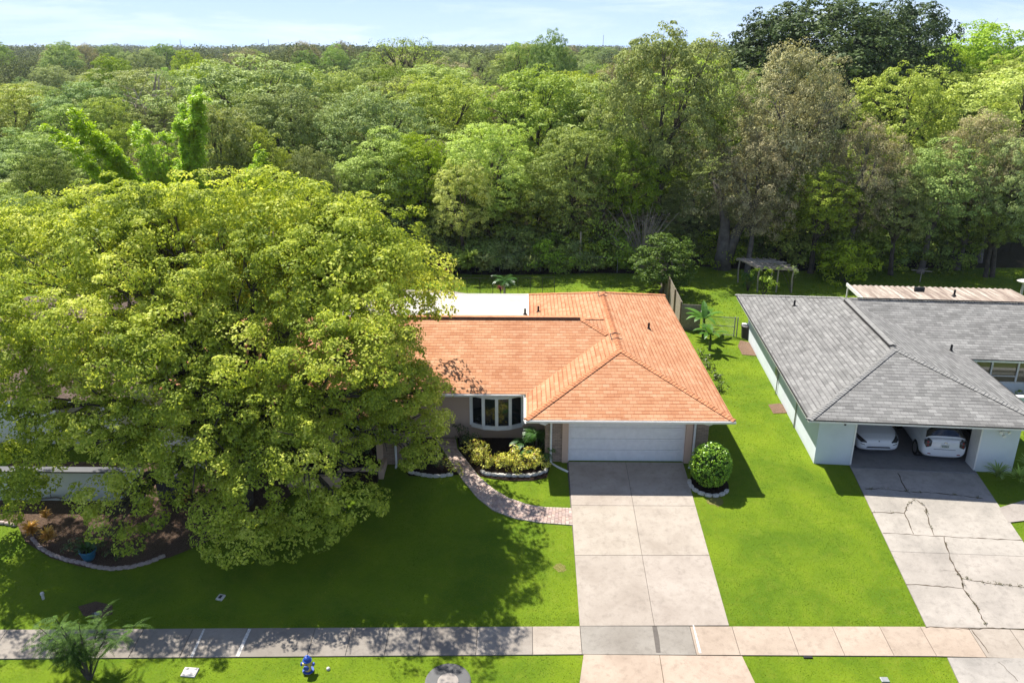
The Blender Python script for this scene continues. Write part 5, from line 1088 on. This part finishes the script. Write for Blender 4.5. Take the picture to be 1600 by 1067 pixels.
    for s_ in (-1, 1):
        for y in ((.82, 3.7) if kind == 'sedan' else (.68, 3.2)):
            m = MB(); m.tube([(s_*.66, y, .31), (s_*.875, y, .31)], .32, 22); wh = m.build('wheel', 'tyre', t, world=False); m = MB(); m.tube([(s_*.876, y, .31), (s_*.888, y, .31)], .2, 12); m.build('rim', 'rim', wh, world=False)
        m = MB(); yy = 1.55 if kind == 'sedan' else 2.75; m.box((s_*.9-.1, yy, .95), (s_*.9+.1, yy+.1, 1.07)); m.build('mirror', 'car_white', t, world=False, bevel=.03)
car('sedan', 'white sedan parked nose-out in the left bay of the open garage', 3.62, 1.75, R(2))
car('hatch', 'white hatchback parked tail-out in the right bay of the open garage', 6.15, 1.30, -R(3))

# ------------------------------------------------------------------ the woods behind: hand-placed trees first
KW = dict(oak='dark olive oak', moss='grey-brown mossy oak', bright='bright green broadleaf tree', yellow='yellow-green tree', dark='dark glossy broadleaf tree', pale='pale grey-green tree', open='thin-crowned oak')
placed = []
def px_tree(kind, var, px, py, Y, wpx, label, **k):
    Y -= (4.0 if px > 1000 else 2.2)*(60 < Y <= 72)
    p = PY(px, py, Y); t = put_tree(kind, var, p.x, Y, p.z, label, **k); me, tm, top, rx = PROTO[kind][var % len(PROTO[kind])]
    want = wpx*Y/F/2; s = t.scale.z; w_ = want/(rx*1.02)
    t.scale = (w_, w_, s); placed.append((p.x, Y, want)); return t
WG = 'trees of the woods behind the houses'
for a in (('smalltree', 0, 1040, 357, 55.5, 104, 'small round pale green tree alone at the corner of the board fence'),
    ('pale', 0, 598, 185, 68, 150, 'loose pale grey-green tree above the right shoulder of the big lawn tree'),
    ('bright', 0, 655, 205, 67, 120, 'green tree with a dark side between the pale tree and the sunny yellow-green tree'),
    ('pale', 1, 530, 240, 66, 110, 'low pale tree half hidden behind the top right of the big lawn tree'),
    ('yellow', 0, 760, 175, 67, 170, 'broad yellow-green tree directly above the white patio roof'),
    ('bright', 1, 835, 90, 78, 190, 'tall bright green tree left of the dark two-stemmed oak'),
    ('bright', 2, 895, 190, 66, 150, 'bright green tree leaning in front of the dark oak, above the orange roof'),
    ('yellow', 1, 720, 235, 64, 110, 'lower yellow-green tree at the edge of the woods over the pool fence'),
    ('oak', 0, 1050, 34, 70, 215, 'tall dark olive oak with visible dark limbs above the small round tree'),
    ('oak', 1, 985, 210, 66, 130, 'shaded dark oak low in front of the tall olive oak'),
    ('yellow', 0, 1160, 92, 76, 130, 'olive-yellow tree between the dark oak and the brown mossy oak'),
    ('moss', 0, 1255, 62, 69, 190, 'tall grey-brown moss-laden oak above the pergola'),
    ('dark', 0, 1310, -22, 88, 270, 'very tall dark glossy tree reaching past the top of the photo'),
    ('dark', 0, 1420, -15, 90, 170, 'very tall dark tree right of the tallest one, cut by the top of the photo'),
    ('dark', 0, 1205, 8, 91, 150, 'tall dark glossy tree on the left of the tallest dark group'),
    ('yellow', 1, 1425, 84, 73, 180, 'fresh light green round tree below the tall dark group'),
    ('moss', 1, 1360, 190, 66, 150, 'greyish mossy oak in front of the light green round tree'),
    ('pale', 0, 1480, 200, 65, 150, 'grey-green tree above the rusty patio cover'),
    ('moss', 0, 1545, 170, 66, 150, 'mossy oak with leaning pale trunk near the right edge'),
    ('yellow', 0, 1600, 200, 64, 120, 'yellowish tree cut by the right edge above the patio cover'),
    ('moss', 1, 1190, 215, 65, 140, 'spreading mossy oak over the forked grey trunk'),
    ('oak', 2, 1290, 250, 65, 140, 'dark shaded oak behind the pergola'),
    ('oak', 0, 1420, 260, 64.5, 120, 'low shaded oak behind the rustic feeder table'),
    ('oak', 1, 1570, 290, 64, 110, 'low dark oak by the birdbath'),
    ('bright', 0, 1545, 28, 105, 190, 'high sunlit yellow-green tree in the top right corner'),
    ('bright', 1, 1500, 60, 100, 120, 'sunlit green tree just right of the very tall dark tree'),
    ('yellow', 1, 1600, 70, 96, 140, 'sunlit tree on the right edge below the top right corner'),
    ('open', 0, 625, 48, 122, 150, 'dark thin-topped tree breaking the skyline left of centre'),
    ('open', 0, 815, 55, 112, 90, 'crooked thin-topped tree on the skyline left of the bright green tree'),
    ('oak', 2, 860, 42, 108, 85, 'flat-topped dark tree on the skyline above the bright green tree'),
    ('bright', 2, 620, 112, 88, 140, 'green rounded tree below the dark thin-topped skyline tree'),
    ('bright', 0, 700, 118, 90, 120, 'green rounded tree right of its twin below the skyline'),
    ('bright', 1, 530, 96, 92, 110, 'vivid green tree top left of the rounded green pair'),
    ('yellow', 0, 440, 105, 92, 150, 'pale olive tree above the bright feathery plumes'),
    ('moss', 1, 470, 150, 82, 120, 'brownish tree right below the pale olive tree'),
    ('yellow', 1, 380, 150, 78, 130, 'olive tree left of the brownish tree'),
    ('bright', 2, 330, 150, 62, 150, 'bright spreading tree behind the upright feathery plume'),
    ('bright', 0, 395, 190, 60, 130, 'bright spreading tree just above the big lawn tree crown'),
    ('oak', 2, 480, 225, 63, 100, 'dark green tree tucked between the bright tree and the pale low tree'),
    ('oak', 1, 60, 240, 60, 130, 'dark green tree left of the leaning bamboo plume'),
    ('bright', 1, 30, 290, 52, 120, 'glossy green tree at the left edge above the big lawn tree'),
    ('pale', 1, 100, 150, 84, 140, 'pale soft tree behind the leaning bamboo plume'),
    ('pale', 0, 20, 190, 80, 130, 'pale tree on the left edge of the woods'),
    ('yellow', 0, 150, 140, 88, 110, 'yellowish soft tree left of the bare dead tree'),
    ('moss', 0, 235, 215, 66, 110, 'grey-brown tree between the two bamboo plumes'),
    ('oak', 0, 180, 190, 72, 110, 'dark oak above the leaning bamboo plume')):
    px_tree(*a, group=None if a[0] == 'smalltree' else WG)
for i in range(300):    # fill between them, out to where single crowns can no longer be told apart
    pass
fill = []; y = 74.
while y < 205:
    sp = 10.8+(y-74)*.035; n = int(2*.70*y/sp); off = rnd.uniform(-.5, .5)
    for i in range(n+1):
        x = -.70*y+i*sp+off*sp+rnd.uniform(-.25, .25)*sp; yy = y+rnd.uniform(-.3, .3)*sp
        if abs(x) > .70*yy or any((x-a)**2+(yy-b)**2 < (c*.55+3.2)**2 for a, b, c in placed): continue
        fill.append((x, yy))
    y += sp*.92
print('fill trees', len(fill))
fill.sort(key=lambda p: p[1]); bands = [fill[i::1][0:0] for i in range(0)]
nb_ = 7; bn = ['front', 'second', 'third', 'fourth', 'fifth', 'sixth', 'farthest']; sz = math.ceil(len(fill)/nb_)
fr = np.random.RandomState(77)
for bi in range(nb_):
    row = sorted(fill[bi*sz:(bi+1)*sz], key=lambda p: p[0]/p[1]); cnt = {}
    for x, yy in row:
        u = x/yy; zt = 11.3+fr.uniform(-2.7, 2.5)+(2.2 if u > .1 else (1.5 if u > -.38 else 0))+(1.2 if fr.uniform() < .15 else 0)+max(0, u-.25)*5
        if yy > 120: zt -= .5
        pk = [.36, .07, .22, .15, .0, .18, .02] if u < .1 else [.22, .2, .22, .26, .02, .08, .0]
        kd = fr.choice(['oak', 'moss', 'bright', 'yellow', 'dark', 'pale', 'open'], p=pk); cnt[kd] = cnt.get(kd, 0)+1
        put_tree(kd, fr.randint(3), x, yy, zt, f"{ordinal(cnt[kd]-1)} {KW[kd]} from the left in the {bn[bi]} belt of background woods", group=WG, wide=fr.uniform(.8, 1.5))
# undergrowth along the edge of the woods
for i in range(30):
    x = -16+i*1.75+rnd.uniform(-.5, .5); yy = 62.8+rnd.uniform(-.6, 1.4)+(1.2 if 11 < x < 20 else 0); k = rnd.choice(['bush', 'bush', 'greenbush'])
    put_tree(k, 0, x, yy, rnd.uniform(2.2, 3.8), f"{ordinal(i)} undergrowth bush from the left along the shaded foot of the woods", name='bush', cat='bush', group='undergrowth bushes at the foot of the woods')
for i in range(15):
    put_tree(rnd.choice(['bush', 'greenbush', 'bush']), 0, -9+i*1.32+rnd.uniform(-.3, .3), 61.5+rnd.uniform(-.3, .5), rnd.uniform(1.2, 2.4), f"{ordinal(i)} leafy border shrub from the left behind the chain-link fence", name='shrub', cat='shrub', group='border shrubs along the chain-link fence')
put_tree('greenbush', 0, *P(1320, 440)[:2], 3.0, 'broad leafy green bush right of the pergola', name='bush', cat='bush')
put_tree('bush', 0, *P(860, 424)[:2], 2.4, 'rounded bush behind the chain-link fence above the orange roof', name='bush', cat='bush')
# lower trees of the wood's face, so no daylight shows under the tall crowns
for row_, (ya, h0_, h1_, st_, nm_) in enumerate(((65.5, 4.5, 7.5, 3.0, 'low'), (70, 6.5, 9.5, 3.6, 'mid-height'), (77, 7.5, 10.5, 4.6, 'hidden'))):
    n_ = int(1.28*ya/st_); cnt = {}
    for i in range(n_):
        x = -.64*ya+i*st_+rnd.uniform(-.9, .9); yy = ya+rnd.uniform(-1.6, 1.6)+(1.5 if 12 < x < 20 else 0); kd = rnd.choice(['oak', 'moss', 'pale', 'bright', 'oak'] if x > -10 else ['bright', 'pale', 'oak', 'yellow']); cnt[kd] = cnt.get(kd, 0)+1
        put_tree(kd, rnd.randint(0, 2), x, yy, rnd.uniform(h0_, h1_), f"{ordinal(cnt[kd]-1)} {nm_} {KW[kd]} from the left filling the shaded face of the woods", group='understory trees at the face of the woods', wide=rnd.uniform(1.15, 1.5))
# big forked grey trunk at the woods' edge
t = thing('oak_trunk', 'massive forked grey oak trunk standing behind the small round tree', 'tree', (*P(1128, 420)[:2], 0)); m = MB(); b = Vector(t.location); 
tp = [PY(1128, 420, b.y), PY(1130, 385, b.y), PY(1133, 350, b.y), PY(1128, 310, b.y+.8), PY(1110, 270, b.y+2.2)]
m.tube(tp, [.75, .5, .38, .3, .2], 12); tp2 = [PY(1135, 405, b.y), PY(1150, 365, b.y), PY(1175, 325, b.y), PY(1200, 292, b.y+.6), PY(1225, 262, b.y+1.5)]; m.tube(tp2, [.5, .38, .31, .24, .15], 12)
tr = m.build('trunk', 'bark_grey', t, smooth=True)
cl_ = [tuple(PY(px, py, b.y+dy)-Vector(t.location))+(r,) for px, py, dy, r in ((1080, 230, 1, 1.3), (1100, 255, .5, 1.3), (1262, 225, 0, 1.6), (1240, 262, -1.2, 1.4), (1180, 250, 0, 1.3), (1212, 275, -1.5, 1.1), (1150, 235, .5, 1.4), (1140, 285, -1.2, 1.1), (1105, 300, -1, 1.3), (1200, 300, -2, 1.2), (1225, 320, -1.5, 1.0), (1165, 300, -1.8, 1.0), (1180, 270, -1.5, 1.2), (1085, 330, -1, 1.0), (1270, 290, -1, 1.3), (1200, 215, 0, 1.5))]
npmesh('crown', lobe_leaves(cl_, .18, np.random.RandomState(210), .45, 1.6, 26), 4, 'leaf_moss', t)
for i, pts in enumerate((([(1528, 410), (1535, 370), (1550, 330), (1545, 280)], 64.5, .32), ([(900, 425), (905, 380), (903, 330)], 63.5, .18), ([(1400, 400), (1392, 350), (1380, 300)], 65, .2), ([(980, 415), (975, 370), (990, 320)], 65.5, .2))):
    pp, Y, r = pts; m = MB(); q_ = [PY(a, b, Y) for a, b in pp]; q_ = [Vector((q_[0].x, q_[0].y, -.2))]+q_; m.tube(q_, [r*1.5]+[r*(1-.6*k/(len(q_)-1)) for k in range(len(q_)-1)], 9)
    tag(m.build('bare_tree', 'bark_grey' if i == 0 else 'bark', smooth=True), ['leaning pale trunk in the shade near the right edge of the woods', 'slim upright trunk in the shade above the orange roof', 'dark curved trunk in the shade behind the feeder table', 'dark trunk in the shade left of the small round tree'][i], 'tree')
t = thing('dead_bush', 'bare pinkish-grey twiggy bush in front of the woods left of the small round tree', 'bush', (*P(1002, 425)[:2], 0)); m = MB(); r_ = np.random.RandomState(215)
for i in range(46):
    e = Vector((r_.normal()*1.3, r_.normal()*.8, r_.uniform(2.6, 5.2))); md_ = Vector((e.x*.35, e.y*.35, e.z*.55)); m.tube([(0, 0, 0), md_, e], [.05, .03, .012], 4)
    for _ in range(3): f = md_.lerp(e, r_.uniform(.2, 1)); m.tube([f, f+Vector(r_.normal(size=3)*.45)], [.015, .008], 3)
m.build('trunk', 'bark_pale', t, world=False)
# bare tree among the far crowns
t = thing('dead_tree', 'bare grey-brown dead tree poking out of the left woods', 'tree', (*PY(235, 160, 92)[:2], 0)); z0 = PY(235, 165, 92).z; m = MB(); r_ = np.random.RandomState(220); m.tube([(0, 0, 0), (0, 0, z0*.6), (.3, 0, z0)], [.4, .3, .2], 8)
for i in range(26):
    a = r_.uniform(0, 6.283); s_ = Vector((.1, 0, z0*r_.uniform(.6, 1))); e = s_+Vector((math.cos(a)*r_.uniform(1.5, 4.2), math.sin(a)*2, r_.uniform(1, 4.2))); mid = s_.lerp(e, .5)+Vector(r_.normal(size=3)*.3); m.tube([s_, mid, e], [.13, .09, .03], 5)
    for _ in range(3): f = mid.lerp(e, r_.uniform(0, 1)); m.tube([f, f+Vector(r_.normal(size=3)*.8)+Vector((0, 0, .5))], [.04, .015], 4)
m.build('trunk', 'bark_pale', t, world=False)
# feathery bamboo plumes
def plume(pts, Y, wd, label, seed, n=900):
    P_ = [PY(a, b, Y) for a, b in pts]; t = thing('bamboo', label, 'bamboo', (P_[0].x, Y, 0), 0, 'bright bamboo plumes behind the big lawn tree'); r_ = np.random.RandomState(seed); base = Vector((P_[0].x, Y, 0)); P_ = [base]+P_
    m = MB(); parts = []
    for c_ in range(18):     # each culm arches its own way and carries drooping sprays
        f_ = r_.uniform(.5, 1.03); o = Vector((r_.normal()*wd*.42, r_.normal()*wd*.5, r_.normal()*.9)); pts_ = [base+o*.3]+[p+o*(.35+.75*j/len(P_)) for j, p in enumerate(P_[1:], 1)]
        d = [0]
        for a, b in zip(pts_[:-1], pts_[1:]): d.append(d[-1]+(b-a).length)
        Lc = d[-1]*f_; at = lambda s_: np.array([np.interp(s_, d, [p[k] for p in pts_]) for k in range(3)])
        m.tube([Vector(at(Lc*k/6))-base for k in range(7)], [.05*(1-k/7)+.008 for k in range(7)], 5)
        for q_ in range(n//15):
            s_ = Lc*(.34+.66*r_.uniform()**.85); c0 = at(s_); f = s_/Lc; a = r_.uniform(0, 6.283); ln = wd*(1.15-f*.75)*r_.uniform(.3, 1.2); k = 44; tt = r_.uniform(0, 1, k)**.7
            dv = np.array([math.cos(a), math.sin(a), .45]); C = c0+dv*ln*tt[:, None]-np.array([0, 0, 1])*(ln*.75*tt**2)[:, None]+r_.normal(size=(k, 3))*.09; parts.append(leaf_quads(C-np.array(base), np.tile(dv*.3+np.array([0, 0, 1.]), (k, 1)), .28, r_, .28, 1.1))
    npmesh('foliage', np.concatenate(parts), 4, 'leaf_bamboo', t); m.build('culm', 'weed', t, world=False)
plume([(205, 300), (165, 250), (120, 205), (82, 168)], 50, 1.35, 'bright green bamboo plume leaning left above the big lawn tree', 230, 1000)
plume([(300, 300), (302, 230), (298, 145)], 51, 1.25, 'upright bright bamboo plume beside the leaning one', 231, 950)
plume([(262, 310), (250, 260), (242, 212)], 49, 1.35, 'shorter bright bamboo plume between the leaning and upright ones', 232, 750)
plume([(400, 310), (392, 270), (388, 232)], 48, 1.6, 'low bright plume at the top of the big lawn tree crown', 233, 800)

# ------------------------------------------------------------------ far woods to the horizon (single crowns no longer countable)
fr = np.random.RandomState(300); parts = []
y = 200.
while y < 1500:
    y2 = y*1.16; sp = 9.5 if y < 420 else (15 if y < 800 else 28); n = int(1.44*(y+y2)/2*(y2-y)/sp**2)
    Yv = fr.uniform(y, y2, n); X = fr.uniform(-.72, .72, n)*Yv; k = 340 if y < 300 else (190 if y < 420 else (100 if y < 800 else 60)); lf_s = .6 if y < 300 else (.85 if y < 420 else (1.4 if y < 800 else 2.8))
    r = sp*fr.uniform(.4, .95, n); zt = 10.2+1.8*np.sin(X*.021+Yv*.007)+1.2*np.sin(X*.05-Yv*.031)+fr.uniform(-3, 3, n)+(fr.uniform(size=n) < .05)*3
    idx = np.repeat(np.arange(n), k); d = fr.normal(size=(len(idx), 3)); d[:, 2] = np.abs(d[:, 2])-.25; d = unit(d)
    lump = 1+.18*np.sin(d[:, 0]*7+idx)*np.cos(d[:, 1]*6+idx*2)
    C = np.stack([X[idx]+d[:, 0]*r[idx]*lump, Yv[idx]+d[:, 1]*r[idx]*lump, zt[idx]-5+d[:, 2]*5*lump], 1); parts.append(leaf_quads(C, d+np.array([0, 0, .3]), lf_s, fr, .8)); y = y2
V = np.concatenate(parts); print('far quads', len(V)//4)
leafmat('leaf_far', [(.1, (.05, .07, .018)), (.5, (.13, .165, .04)), (.9, (.27, .29, .10))], .2, .09, .05, .9, .2)
o = npmesh('woods', V, 4, 'leaf_far'); tag(o, 'hazy far woods stretching to the horizon', 'woods', kind='stuff')
for i, (px, py) in enumerate(((281, 62), (419, 62), (484, 64), (943, 55))):
    Y = 620; p = PY(px, py, Y); m = MB(); m.tube([(p.x, Y, 0), (p.x, Y, p.z)], .16, 5); tag(m.build('radio_mast', 'galv'), ['hair-thin mast on the skyline, leftmost', 'hair-thin mast on the skyline, second from the left', 'hair-thin mast on the skyline, third from the left', 'thin tower on the skyline right of the crooked trees'][i], 'mast', 'masts on the horizon')
tall = []
for i in range(46):
    Y = fr.uniform(150, 420); x = fr.uniform(-.66, .22)*Y; tall.append((x, Y))
for i, (x, Y) in enumerate(sorted(tall, key=lambda p: p[0]/p[1])):
    put_tree(['oak', 'open', 'oak', 'pale', 'bright', 'moss'][fr.randint(6)], fr.randint(3), x, Y, 15.5+fr.uniform(0, 1)**2*3.2, f"{ordinal(i)} taller crown from the left breaking the skyline of the far woods", group='skyline crowns', wide=fr.uniform(.8, 1.2))
# ------------------------------------------------------------------ air
hz = NB('haze_air'); hz.t.nodes.remove(hz.b); pv = hz.n('ShaderNodeVolumePrincipled'); pv.inputs['Density'].default_value = .00012; pv.inputs['Color'].default_value = (.80, .88, 1, 1); pv.inputs['Anisotropy'].default_value = .2
hz.t.links.new(pv.outputs[0], hz.out.inputs['Volume'])
m = MB(); m.box((-1700, -80, -3.2), (1700, 1900, 40)); 
HZ = True
if HZ: tag(m.build('haze', 'haze_air'), kind='stuff')
